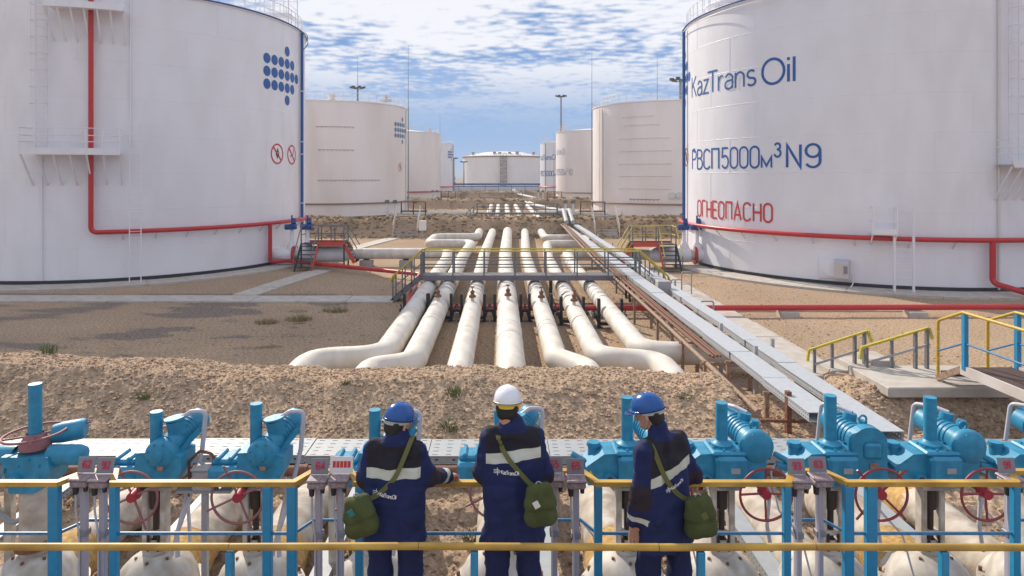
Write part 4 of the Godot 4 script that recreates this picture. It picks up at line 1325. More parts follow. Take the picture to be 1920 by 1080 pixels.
# ---------------------------------------------------------------- fire main
func make_fire_main():
	var o = thing("fire_main", "long red fire water pipe crossing under the pipelines and along the right yard", "fire main", V(6, 0, 25.0))
	part("pipe", MB.new().tube(rounded([V(-18.8, 0.35, 13.8), V(-10.2, 0.33, 8.6), V(-9.7, 0.33, 0.05), V(2.0, 0.33, 0.0), V(30, 0.33, 0.4)], 0.5), 0.11, 12), M.red_pipe, o)
	for x in [-7.4, -2.2, 5.0, 9.9, 14.6]:
		part("concrete_block", MB.new().cbox(Vector3(x, 0.06, 0.02), Vector3(0.7, 0.3, 0.5), 0.02), M.concrete, o)

# ---------------------------------------------------------------- cable trays
func perforated(mb, o, u, w, len_u, len_w, rows, pitch, slot, frac):
	# a sheet from o along u and w with rows of real slots cut through it
	var nn = u.cross(w).normalized()
	if nn.y < 0: nn = -nn
	var band = len_w / rows
	var cols = int(len_u / pitch)
	for r in rows:
		var w0 = r * band
		var wa = w0 + band * (0.5 - frac * 0.5)
		var wb = w0 + band * (0.5 + frac * 0.5)
		mb.quad(o + w * w0, o + u * len_u + w * w0, o + u * len_u + w * wa, o + w * wa, nn)
		mb.quad(o + w * wb, o + u * len_u + w * wb, o + u * len_u + w * (w0 + band), o + w * (w0 + band), nn)
		var at = 0.0
		for k in cols + 1:
			var s0 = (k + 0.5) * len_u / cols - slot * 0.5 if k < cols else len_u
			mb.quad(o + u * at + w * wa, o + u * s0 + w * wa, o + u * s0 + w * wb, o + u * at + w * wb, nn)
			at = s0 + slot
	return mb

func make_cross_tray():
	var o = thing("cable_tray", "wide grey perforated cable tray lying across the foot of the earth bank", "cable tray", V(0, 0, 10.95), "grey cable trays")
	var x = -11.2
	var shared = {}
	while x < 9.0:
		var L = 1.99
		var off = rng.randf_range(-0.012, 0.012)
		if not shared.has("c"):
			shared["c"] = perforated(MB.new(), Vector3(0, 0, 0), Vector3.RIGHT, Vector3.BACK, L, 0.7, 5, 0.2, 0.09, 0.13).mesh(M.zinc)
			shared["f"] = perforated(MB.new(), Vector3(0, -0.11, 0.7), Vector3.RIGHT, Vector3.UP, L, 0.11, 1, 0.25, 0.05, 0.28).mesh(M.zinc)
			var lip = MB.new().box(Vector3(L * 0.5, 0.006, 0.705), Vector3(L, 0.012, 0.012)).box(Vector3(L * 0.5, -0.112, 0.712), Vector3(L, 0.008, 0.03))
			shared["l"] = lip.mesh(M.zinc)
			shared["b"] = MB.new().box(Vector3(L * 0.5, -0.115, 0.33), Vector3(L, 0.006, 0.66)).box(Vector3(L * 0.5, -0.06, 0.0), Vector3(L, 0.11, 0.006)).mesh(M.zinc)
		var p = Vector3(x, 0.84 + off, -0.35)
		put("cover_panel", shared["c"], o, p)
		put("side_panel", shared["f"], o, p)
		put("lip", shared["l"], o, p)
		put("tray_bottom", shared["b"], o, p)
		x += 2.0
	x = -10.2
	while x < 9.0:
		part("bracket", MB.new().bar(Vector3(x, 0.2, 0.2), Vector3(x, 0.72, 0.2), 0.06, 0.06).bar(Vector3(x, 0.69, 0.36), Vector3(x, 0.69, -0.34), 0.05, 0.05), M.zinc_side, o)
		x += 2.6

func tray_along(label, x, d0, d1, y0, y1, w, h, cover_m, side_m, holes_from, posts):
	# covered tray running away from the camera
	var o = thing("cable_tray", label, "cable tray", V(x, 0, d0), "grey cable trays")
	var n = int((d1 - d0) / 2.0)
	var L = (d1 - d0) / n
	for k in n:
		var ya = lerpf(y0, y1, float(k) / n)
		var yb = lerpf(y0, y1, float(k + 1) / n)
		var a = Vector3(rng.randf_range(-0.02, 0.02), ya, -k * L)
		var b = Vector3(rng.randf_range(-0.02, 0.02), yb, -(k + 1) * L + 0.012)
		var dir = (b - a).normalized()
		var upv = dir.cross(Vector3.LEFT).normalized()
		if upv.y < 0: upv = -upv
		var lift = Vector3(0, rng.randf_range(-0.01, 0.01), 0)
		part("cover_panel", MB.new().bar(a + lift, b + lift, w + 0.03, 0.014), cover_m, o)
		for s in [-1.0, 1.0]:
			var base = a + Vector3(s * w * 0.5, -h, 0)
			if k < holes_from:
				part("side_panel", perforated(MB.new(), base, dir, upv, (b - a).length(), h - 0.012, 2, 0.08, 0.03, 0.3), side_m, o)
			else:
				part("side_panel", MB.new().bar(base + Vector3(0, h * 0.5, 0), b + Vector3(s * w * 0.5, -h * 0.5, 0), 0.006, h - 0.03), side_m, o)
		part("tray_bottom", MB.new().bar(a + Vector3(0, -h, 0), b + Vector3(0, -h, 0), w - 0.01, 0.006), cover_m, o)
	for p in posts:
		var q = (p - d0) / (d1 - d0)
		var y = lerpf(y0, y1, q) - h - 0.01
		var gy = ground_level(x, p) - 0.1
		var s = Node3D.new()
		s.name = "support"
		o.add_child(s, true)
		part("cross_bar", MB.new().box(Vector3(0, y - 0.03, d0 - p), Vector3(w + 0.3, 0.06, 0.06)), M.rust_tan, s)
		part("post", MB.new().bar(Vector3(-w * 0.5 - 0.08, gy, d0 - p), Vector3(-w * 0.5 - 0.08, y, d0 - p), 0.08, 0.08), M.rust_tan, s)
		part("post", MB.new().bar(Vector3(w * 0.5 + 0.08, gy, d0 - p), Vector3(w * 0.5 + 0.08, y + (0.35 if int(p * 10.0) % 4 == 0 else 0.0), d0 - p), 0.08, 0.08), M.zinc_dull, s)

func make_trays():
	make_cross_tray()
	tray_along("pale grey covered cable tray on posts, left of the two running to the tanks", 5.62, 11.35, 57.4, 1.27, 1.05, 0.48, 0.16, M.zinc_light, M.zinc_light, 3, [13.0, 15.2, 17.6, 20.2, 23, 26, 30, 34, 38, 43, 48, 53])
	tray_along("pale grey cable tray with perforated sides, right of the two running to the tanks", 6.55, 10.9, 57.3, 1.12, 1.15, 0.40, 0.16, M.zinc_light, M.zinc_light, 4, [12.6, 16.4, 19.4, 22.5, 25.6, 30, 35, 40, 46, 52])
	# trays that drop into the valve pit
	for t in [[-6.6, "short perforated tray in the pit at the far left"], [-4.3, "perforated tray in the pit between the first and second valve"], [-2.12, "perforated tray in the pit left of the person with the green bag at left"], [0.55, "perforated tray in the pit behind the person in the white helmet"], [3.22, "perforated tray in the pit right of the person in the blue helmet"], [5.35, "perforated tray in the pit under the right handwheels"]]:
		tray_along(t[1], t[0], 7.2, 10.5, 0.72, 0.74, 0.2, 0.13, M.zinc, M.zinc, 1, [7.8, 9.9])
	# long rusty conduits beside the left tray
	var g = thing("conduit_bundle", "bundle of long thin rusty conduits beside the left cable tray", "conduit", V(4.9, 0, 12.2))
	for q in [[0.0, 1.0, 0.055], [0.19, 1.06, 0.032], [0.28, 1.08, 0.03], [0.36, 1.08, 0.026], [0.1, 1.10, 0.026]]:
		part("conduit", MB.new().tube([Vector3(q[0], q[1] - 0.1 if q[2] > 0.05 else q[1], -0.2 if q[2] > 0.05 else -3.4), Vector3(q[0] - 0.03, q[1], -8), Vector3(q[0] - 0.1, q[1] + 0.1, -22), Vector3(q[0] + 0.35, q[1] + 0.15, -45)], q[2], 8), M.rust_tan if q[2] > 0.05 else M.rust_pipe, g)
	part("cross_bar", MB.new().bar(Vector3(-0.05, 0.82, 0), Vector3(0.85, 0.80, 0), 0.07, 0.05), M.rust_pipe, g)
	part("post", MB.new().bar(Vector3(0.5, 0.2, -0.05), Vector3(0.5, 1.35, -0.05), 0.11, 0.09), M.rust_pipe, g)
	for z in [-3.3, -5.2, -8.0, -11.5]:
		part("cross_bar", MB.new().box(Vector3(0.15, 0.94, z), Vector3(0.6, 0.05, 0.05)), M.rust_tan, g)
		part("post", MB.new().bar(Vector3(-0.05, -0.05, z), Vector3(-0.05, 1.0, z), 0.07, 0.07), M.rust_tan, g)
	# pale conduit winding on beyond the second bank
	var w = thing("cable_duct", "pale cable duct winding along the corridor beyond the second bank", "cable duct", V(6, 0, 57))
	for e in [-0.28, 0.28]:
		part("duct", MB.new().tube([Vector3(0.0 + e, 1.35, 0), Vector3(0.3 + e, 2.1, -6), Vector3(1.5 + e, 1.0, -25), Vector3(-1.0 + e, 1.0, -42), Vector3(-1.8 + e, 1.1, -52), Vector3(0.7 + e, 1.0, -74), Vector3(-2.7 + e, 1.0, -111), Vector3(-1.8 + e, 1.0, -160)], 0.2, 8), M.zinc, w)
	# brown pipe behind the valves
	var r = thing("rust_pipe", "rust brown pipe running behind the valves below the wide tray", "pipe", V(0, 0, 10.15))
	part("pipe", MB.new().cyl(Vector3(-9.5, 0.80, 0), Vector3(6.8, 0.80, 0), 0.08, -1, 14), M.rust_pipe, r)
	for x in [-8.0, -5.0, -3.2, 0.55, 3.1, 5.3]:
		part("clamp", MB.new().cyl(Vector3(x, 0.8, 0), Vector3(x + 0.18, 0.8, 0), 0.098, -1, 14), M.rust_pipe, r)
		part("post", MB.new().bar(Vector3(x, 0.2, 0), Vector3(x, 0.73, 0), 0.07, 0.07), M.rust_pipe, r)

func make_yard_details():
	# grey cabinet and cable frames beside the footbridge
	var c = thing("cabinet", "light grey metal cabinet standing beside the right cable tray", "cabinet", V(6.15, 0, 24.7))
	part("body", MB.new().cbox(Vector3(0, 0.95, 0), Vector3(0.5, 0.95, 0.42), 0.015), M.box_grey, c)
	part("door", MB.new().cbox(Vector3(0, 0.95, 0.22), Vector3(0.44, 0.88, 0.02), 0.006), M.box_grey, c)
	for s in [-0.2, 0.2]: part("leg", MB.new().bar(Vector3(s, -0.05, 0), Vector3(s, 0.5, 0), 0.06, 0.06), M.zinc_dull, c)
	for p in [[7.15, 22.6, "small pipe frame standing nearer beside the right tray"], [7.35, 27.3, "small pipe frame standing farther beside the right tray, by the valve stairs"], [8.4, 29.5, "small pipe frame on the path under the right valve stairs"]]:
		var f = thing("hoop_stand", p[2], "frame", V(p[0], 0, p[1]), "small pipe frames by the right tray")
		part("hoop", MB.new().tube(rounded([Vector3(-0.22, -0.05, 0), Vector3(-0.22, 1.05, 0), Vector3(0.22, 1.05, 0), Vector3(0.22, -0.05, 0)], 0.08), 0.03, 7), M.zinc, f)
		part("cross_bar", MB.new().bar(Vector3(-0.22, 0.5, 0), Vector3(0.22, 0.5, 0), 0.03, 0.03), M.zinc, f)
	var bx = thing("notice_box", "small white box on a post beside the left bank stair", "box", V(-6.75, 0, 55.8))
	part("box", MB.new().cbox(Vector3(0, 1.15, 0), Vector3(0.62, 0.85, 0.3), 0.02), M.paper_white, bx)
	part("post", MB.new().bar(Vector3(0, -0.1, 0), Vector3(0, 0.75, 0), 0.1, 0.1), M.zinc_dull, bx)
	# rails of the steps over the near bank
	for q in [[[6.85, 14.5], [8.0, 14.2], 1.52, 2.02, "low yellow handrail on grey posts, left of the pair on the earth bank"], [[7.72, 13.95], [9.1, 13.85], 1.72, 2.17, "low yellow handrail on grey posts, right of the pair on the earth bank"]]:
		var h = thing("step_handrail", q[4], "handrail", V(q[0][0], 0, q[0][1]), "yellow handrails on the earth bank")
		var a = Vector3(0, q[2], 0)
		var b = V(q[1][0] - q[0][0], q[3], q[1][1] - q[0][1])
		part("top_rail", MB.new().bar(a, b, 0.06, 0.045), M.yellow_pale, h)
		part("end_stop", MB.new().bar(a, a + Vector3(-0.03, -0.24, 0), 0.06, 0.05).bar(b, b + Vector3(0.07, -0.24, 0), 0.06, 0.05), M.yellow_pale, h)
		for t in [0.1, 0.4, 0.78, 0.94] if q[2] < 1.6 else [0.08, 0.45, 0.8, 0.97]:
			var p = a.lerp(b, t)
			part("post", MB.new().bar(Vector3(p.x, 0.9, p.z), p, 0.055 if t < 0.7 else 0.085, 0.05), M.grey_steel, h)
		part("mid_rail", MB.new().bar(a.lerp(b, 0.1) + Vector3(0, -0.35, 0.02), b + Vector3(0, -0.35, 0.02), 0.02, 0.05), M.zinc_dull, h)
	var st = thing("bank_steps", "pale concrete steps at the foot of the low yellow handrails", "steps", V(7.9, 0, 14.4))
	for k in 4:
		part("step", MB.new().cbox(Vector3(-0.9 + k * 0.42, 0.78 + k * 0.13, -0.25 + k * 0.08), Vector3(0.46, 0.5, 0.8), 0.015), M.concrete, st)
	# gangway from the bank to the valve platform at the right edge
	var g = thing("gangway", "blue and yellow railed gangway with brown grating deck at the right edge", "gangway", V(9.3, 0, 12.45))
	part("deck_grating", MB.new().box(Vector3(0, 1.72, 3.2), Vector3(0.96, 0.04, 6.4)), M.brown_grate, g)
	for s in [-0.5, 0.5]:
		part("stringer", MB.new().box(Vector3(s, 1.70, 3.2), Vector3(0.05, 0.18, 6.4)), M.stringer, g)
		part("ramp_stringer", MB.new().bar(Vector3(s, 1.70, 0), Vector3(s - 0.06, 1.35, -0.6), 0.05, 0.12), M.rust_tan, g)
		for k in 4:
			var b = Vector3(s, 1.72, 0.1 + k * 1.9)
			part("post", MB.new().bar(b, b + Vector3(0, 1.05, 0), 0.08, 0.08), M.post_blue, g)
		part("top_rail", MB.new().tube(rounded([Vector3(s - 0.03, 1.35, -0.62), Vector3(s - 0.03, 2.5, -0.62), Vector3(s, 2.8, 0.05), Vector3(s, 2.8, 6.0)], 0.12), 0.03, 8), M.yellow_rail, g)
		part("mid_rail", MB.new().tube([Vector3(s - 0.03, 1.9, -0.6), Vector3(s, 2.22, 0.08), Vector3(s, 2.22, 6.0)], 0.02, 7), M.rail_blue, g)
	part("step", MB.new().box(Vector3(-0.08, 1.5, -0.4), Vector3(0.9, 0.04, 0.28)), M.brown_grate, g)
	for s in [-0.4, 0.4]: part("leg", MB.new().bar(Vector3(s, 0.0, 2.6), Vector3(s, 1.62, 2.6), 0.09, 0.09), M.post_blue, g)

func make_far_things():
	# flanking pipes of the second compound
	for k in 5:
		var x = [-1.6, -0.45, 0.85, 2.3, 4.2][k]
		var o = thing("far_pipeline", ["far white pipe stub beyond the second bank, leftmost of five", "far white pipe stub beyond the second bank, second of five", "far white pipe stub beyond the second bank, middle of five", "far white pipe stub beyond the second bank, fourth of five", "far white pipe stub beyond the second bank, rightmost of five"][k], "pipeline", V(x, 0, 80), "white pipelines beyond the second bank")
		part("pipe", MB.new().tube(rounded([Vector3(0, -0.5, 17.2), Vector3(0, 0.6, 15.5), Vector3(0, 0.6, -25), Vector3(0, -0.5, -26.5)], 0.7), 0.34, 12), M.pipe_white, o)
	for q in [[-14.0, -3.0, 79.0, "far white side pipe left of the second footbridge"], [4.5, 13.0, 80.0, "far white side pipe right of the second footbridge"]]:
		var o = thing("far_branch_pipe", q[3], "pipe", V(q[0], 0, q[2]), "branch pipes beyond the second bank")
		part("pipe", MB.new().cyl(Vector3(0, 0.8, 0), Vector3(q[1] - q[0], 0.8, 0), 0.36, -1, 14), M.pipe_white, o)
		for x in [2.0, 6.5]: part("concrete_block", MB.new().box(Vector3(x, 0.2, 0), Vector3(0.7, 0.6, 0.6)), M.concrete_grey, o)
	for q in [[-10.2, 76.0, "dark valve frame left beyond the second bank"], [10.6, 76.0, "dark valve frame right beyond the second bank"], [-10.4, 128.0, "dark valve frame left of the third tanks"], [10.4, 128.0, "dark valve frame right of the third tanks"]]:
		var o = thing("valve_platform", q[2], "valve platform", V(q[0], 0, q[1]), "valve frames beyond the second bank")
		part("deck", MB.new().box(Vector3(0, 1.3, 0), Vector3(3.0, 0.12, 1.2)), M.brown_grate, o)
		for x in [-1.4, 0.0, 1.4]: part("post", MB.new().bar(Vector3(x, 0, 0.5), Vector3(x, 2.4, 0.5), 0.12, 0.12), M.brown_grate, o)
		part("rail", MB.new().bar(Vector3(-1.4, 2.4, 0.5), Vector3(1.4, 2.4, 0.5), 0.08, 0.08), M.brown_grate, o)
		for x in [-2.2, -3.1]:
			part("valve_stem", MB.new().cyl(Vector3(x, 0.3, 0), Vector3(x, 2.3, 0), 0.14, -1, 10), M.tank_steel, o)
			part("actuator", MB.new().cyl(Vector3(x, 2.2, 0), Vector3(x, 2.6, 0), 0.22, -1, 10).cyl(Vector3(x - 0.3, 2.4, 0), Vector3(x + 0.2, 2.4, 0), 0.14, -1, 8), M.grey_steel, o)
	make_dike_stair("concrete stair with white rails up the second bank, left of the corridor", -8.35, 56.6)
	make_dike_stair("concrete stair with white rails up the second bank, right of the corridor", 9.2, 56.6)
	var far_a = thing("far_walkway", "low dark walkway far along the corridor near the winding duct", "walkway", V(1.0, 0, 133))
	part("deck", MB.new().box(Vector3(0, 0.9, 0), Vector3(11.0, 0.3, 0.9)), M.deck_purple, far_a)
	part("rail", MB.new().bar(Vector3(-5.5, 1.9, 0.4), Vector3(5.5, 1.9, 0.4), 0.09, 0.09), M.deck_purple, far_a)
	for k in 6: part("post", MB.new().bar(Vector3(-5.5 + k * 2.2, 0, 0.4), Vector3(-5.5 + k * 2.2, 1.9, 0.4), 0.1, 0.1), M.deck_purple, far_a)
	# blue pipe rack before the far tank
	var rk = thing("pipe_rack", "blue pipe rack crossing in front of the far domed tank", "pipe rack", V(0, 0, 226))
	part("pipe", MB.new().cyl(Vector3(-26, 2.55, 0), Vector3(20, 2.55, 0), 0.35, -1, 10), M.far_blue, rk)
	part("pipe", MB.new().cyl(Vector3(-26, 1.8, 0.3), Vector3(20, 1.8, 0.3), 0.16, -1, 8), M.blue_print, rk)
	for k in 10: part("post", MB.new().bar(Vector3(-24 + k * 4.6, 0, 0), Vector3(-24 + k * 4.6, 2.4, 0), 0.25, 0.25), M.mast_steel, rk)
	part("brace", MB.new().bar(Vector3(-15.5, 2.6, 0), Vector3(-18.5, 4.6, 0), 0.3, 0.3), M.far_blue, rk)
	var fw = thing("low_wall", "pale low wall behind the blue pipe rack", "wall", V(0, 0, 238))
	for k in 18: part("panel", MB.new().box(Vector3(-30 + k * 3.5, 0.8, 0), Vector3(3.4, 1.6, 0.2)), M.far_wall, fw)
	var hs = thing("shed", "small blue roofed shed far left of the domed tank", "shed", V(-21.5, 0, 250))
	part("wall", MB.new().box(Vector3(0, 2.0, 0), Vector3(7.0, 4.0, 5.0)), M.far_wall, hs)
	part("roof", MB.new().prism(Vector3(0, 4.0, 0), Basis(Vector3.BACK, Vector3.UP, Vector3.RIGHT), [Vector2(-2.8, 0), Vector2(2.8, 0), Vector2(0, 1.3)], 7.4), M.far_blue, hs)
	# light masts and lightning rods
	for q in [[15.6, 170.0, 26.4, 0.0, "tall light mast with ring of lamps standing behind the right row"], [-28.7, 130.0, 23.2, 6.0, "light mast with ring of lamps and spike, rising over the second left tank"], [-17.2, 236.0, 12.0, 0.0, "thin light mast left of the far domed tank, the left of two"], [-14.4, 250.0, 11.0, 0.0, "thin light mast left of the far domed tank, the right of two"], [25.6, 93.0, 19.3, 0.0, "light mast half hidden beside the lettered tank's edge"]]:
		var o = thing("light_mast", q[4], "light mast", V(q[0], 0, q[1]), "light masts")
		part("pole", MB.new().cyl(Vector3.ZERO, Vector3(0, q[2], 0), 0.34, 0.18, 12), M.mast_steel, o)
		part("lamp_ring", MB.new().torus(Vector3(0, q[2] - 0.3, 0), Basis(Vector3.RIGHT, Vector3.BACK, Vector3.UP), 1.0, 0.07, 24, 6), M.lamp_head, o)
		for k in 6:
			var a = TAU_ * k / 6.0
			var e = Vector3(cos(a), 0, sin(a))
			part("floodlight", MB.new().box(Vector3(0, q[2] - 0.1, 0) + e * 1.25, Vector3(0.55, 0.35, 0.5), Basis(Vector3.UP, -a)), M.lamp_head, o)
			part("arm", MB.new().bar(Vector3(0, q[2] - 0.5, 0), Vector3(0, q[2] - 0.3, 0) + e, 0.07, 0.07), M.lamp_head, o)
		if q[3] > 0: part("spike", MB.new().cyl(Vector3(0, q[2], 0), Vector3(0, q[2] + q[3], 0), 0.06, 0.02, 6), M.mast_steel, o)
	for q in [[-14.3, 100.0, 25.6, "tall lightning rod at the edge of the second left tank"], [13.5, 97.0, 24.4, "tall lightning rod at the edge of the bracketed right tank"], [24.2, 101.0, 24.3, "lightning rod rising over the bracketed right tank"], [-14.6, 155.0, 20.6, "thin lightning rod by the third left tank"], [12.3, 152.0, 15.6, "thin lightning rod by the third right tank"]]:
		var o = thing("lightning_rod", q[3], "lightning rod", V(q[0], 0, q[1]), "lightning rods")
		part("mast", MB.new().cyl(Vector3.ZERO, Vector3(0, q[2] * 0.62, 0), 0.1, 0.08, 8), M.mast_steel, o)
		part("tip", MB.new().cyl(Vector3(0, q[2] * 0.62, 0), Vector3(0, q[2], 0), 0.06, 0.02, 6), M.mast_steel, o)

# ---------------------------------------------------------------- valves of the pit
func bolt_ring(parent, o, bas, R, n, r, h, m):
	var sh = MB.new().cyl(Vector3.ZERO, Vector3(0, 0, h), r, -1, 6).mesh(m)
	for k in n:
		var a = TAU_ * (k + 0.5) / n
		put("bolt", sh, parent, o + (bas.x * cos(a) + bas.y * sin(a)) * R, bas)

func handwheel(parent, c, bas, R, arms, turn, m, over, hub_m):
	var w = Node3D.new()
	w.name = "handwheel"
	parent.add_child(w, true)
	part("rim", MB.new().torus(c, bas, R, 0.014, 44, 8), m, w)
	for k in arms:
		var a = turn + TAU_ * k / arms
		var e = bas.x * cos(a) + bas.y * sin(a)
		part("spoke", MB.new().cyl(c - bas.z * 0.03, c + e * (R + over[k % over.size()]), 0.012, -1, 7), m, w)
	part("hub", MB.new().cyl(c - bas.z * 0.09, c + bas.z * 0.02, 0.062, 0.05, 14), hub_m, w)

func valve_base(o, yoke_kind):
	# white bonnet of the buried valve, two-column yoke and dark stem
	var B = Basis(Vector3.RIGHT, Vector3.BACK, Vector3.UP)
	part("bonnet", MB.new().lathe(Vector3(0, 0.3, 0), B, [[0.46, 0.0], [0.46, 0.42], [0.435, 0.58], [0.375, 0.72], [0.28, 0.82], [0.17, 0.88], [0.1, 0.9]], 28), M.bonnet_white, o)
	part("body_flange", MB.new().lathe(Vector3(0, 0.72, 0), B, [[0.46, 0.0], [0.53, 0.0], [0.53, 0.07], [0.44, 0.075]], 28, false), M.bonnet_white, o)
	bolt_ring(o, Vector3(0, 0.79, 0), B, 0.49, 14, 0.022, 0.05, M.small_rust)
	bolt_ring(o, Vector3(0, 1.12, 0), B, 0.2, 6, 0.018, 0.06, M.small_rust)
	if yoke_kind == 0:
		part("pillar", MB.new().cyl(Vector3(0, 1.3, 0), Vector3(0, 1.98, 0), 0.15, -1, 20), M.yoke_white, o)
		part("pillar_flange", MB.new().cyl(Vector3(0, 1.26, 0), Vector3(0, 1.33, 0), 0.2, -1, 20), M.small_rust, o)
		part("neck", MB.new().cyl(Vector3(0, 1.15, 0), Vector3(0, 1.27, 0), 0.13, 0.16, 18), M.yoke_white, o)
		return
	for s in [-1.0, 1.0]:
		part("yoke_column", MB.new().cbox(Vector3(s * 0.1, 1.58, 0), Vector3(0.065, 0.78, 0.13), 0.012), M.yoke_white, o)
	part("yoke_top", MB.new().cbox(Vector3(0, 1.97, 0), Vector3(0.32, 0.09, 0.26), 0.012), M.yoke_white, o)
	part("yoke_tie", MB.new().box(Vector3(0, 1.42, 0), Vector3(0.14, 0.05, 0.1)), M.yoke_white, o)
	part("stem", MB.new().cyl(Vector3(0, 1.15, 0), Vector3(0, 1.95, 0), 0.034, -1, 12), M.stem_dark, o)
	part("stem_nut", MB.new().cyl(Vector3(0, 1.68, 0), Vector3(0, 1.92, 0), 0.06, -1, 10), M.stem_dark, o)
	part("gland", MB.new().lathe(Vector3(0, 1.16, 0), B, [[0.13, 0], [0.13, 0.06], [0.075, 0.08], [0.075, 0.16], [0.05, 0.18]], 16), M.yoke_white, o)
	for s in [-1.0, 1.0]:
		part("gland_bolt", MB.new().cyl(Vector3(s * 0.055, 1.2, 0.07), Vector3(s * 0.055, 1.42, 0.07), 0.013, -1, 6), M.stem_dark, o)

func stem_cover(o, y0, y1, r = 0.066):
	part("stem_cover", MB.new().cyl(Vector3(0, y0, 0), Vector3(0, y1, 0), r, -1, 20), M.valve_blue, o)
	part("cover_collar", MB.new().lathe(Vector3(0, y0 - 0.02, 0), Basis(Vector3.RIGHT, Vector3.BACK, Vector3.UP), [[0.12, 0], [0.12, 0.03], [0.085, 0.045], [r, 0.07]], 20), M.valve_blue, o)

func make_valve_a(label, x, d, top):
	# flat handwheel round the stem, two barrels left and right
	var o = thing("valve", label, "valve", V(x, 0, d), "blue actuator valves in the pit")
	valve_base(o, 0)
	stem_cover(o, 2.38, top, 0.068)
	part("gearbox", MB.new().prism(Vector3(0.02, 2.14, 0), Basis(), [Vector2(-0.27, 0.18), Vector2(0.24, 0.18), Vector2(0.27, 0.02), Vector2(0.2, -0.16), Vector2(0.08, -0.22), Vector2(-0.18, -0.22), Vector2(-0.22, -0.05)], 0.36), M.valve_blue, o)
	part("barrel", MB.new().lathe(Vector3(-0.2, 2.27, 0), Basis(Vector3.UP, Vector3.BACK, Vector3.LEFT), [[0.105, 0], [0.105, 0.34], [0.09, 0.38], [0.04, 0.4], [0.001, 0.4]], 18), M.valve_blue, o)
	part("barrel", MB.new().lathe(Vector3(0.2, 2.29, 0.04), Basis(Vector3.UP, Vector3.BACK, Vector3.RIGHT), [[0.11, 0], [0.11, 0.32], [0.09, 0.38], [0.04, 0.4], [0.001, 0.4]], 18), M.valve_blue, o)
	part("motor", MB.new().lathe(Vector3(0.12, 2.46, -0.12), Basis(Vector3.UP, Vector3(0.3, 0, 1).normalized(), Vector3(1, 0.1, -0.3).normalized()), [[0.001, 0], [0.1, 0.0], [0.115, 0.1], [0.115, 0.3], [0.1, 0.33], [0.001, 0.33]], 18), M.valve_blue, o)
	part("end_cap", MB.new().cyl(Vector3(-0.08, 2.08, 0.17), Vector3(-0.08, 2.08, 0.24), 0.075, 0.06, 16), M.valve_blue, o)
	bolt_ring(o, Vector3(0.06, 2.16, 0.18), Basis(), 0.13, 6, 0.012, 0.02, M.valve_blue)
	part("lever", MB.new().bar(Vector3(-0.2, 2.2, 0.19), Vector3(-0.29, 1.98, 0.22), 0.03, 0.015), M.valve_blue, o)
	var tilt = Basis(Vector3(0, 0, 1), 0.06) * Basis(Vector3.RIGHT, Vector3.FORWARD, Vector3.UP)
	handwheel(o, Vector3(0, 2.52, 0), tilt, 0.31, 4, 0.5, M.wheel_pale, [0.22, 0.1, 0.22, 0.12], M.wheel_pale)
	part("wheel_cone", MB.new().lathe(Vector3(0, 2.36, 0), Basis(Vector3.RIGHT, Vector3.BACK, Vector3.UP), [[0.16, 0], [0.15, 0.06], [0.085, 0.16]], 18), M.wheel_pale, o)

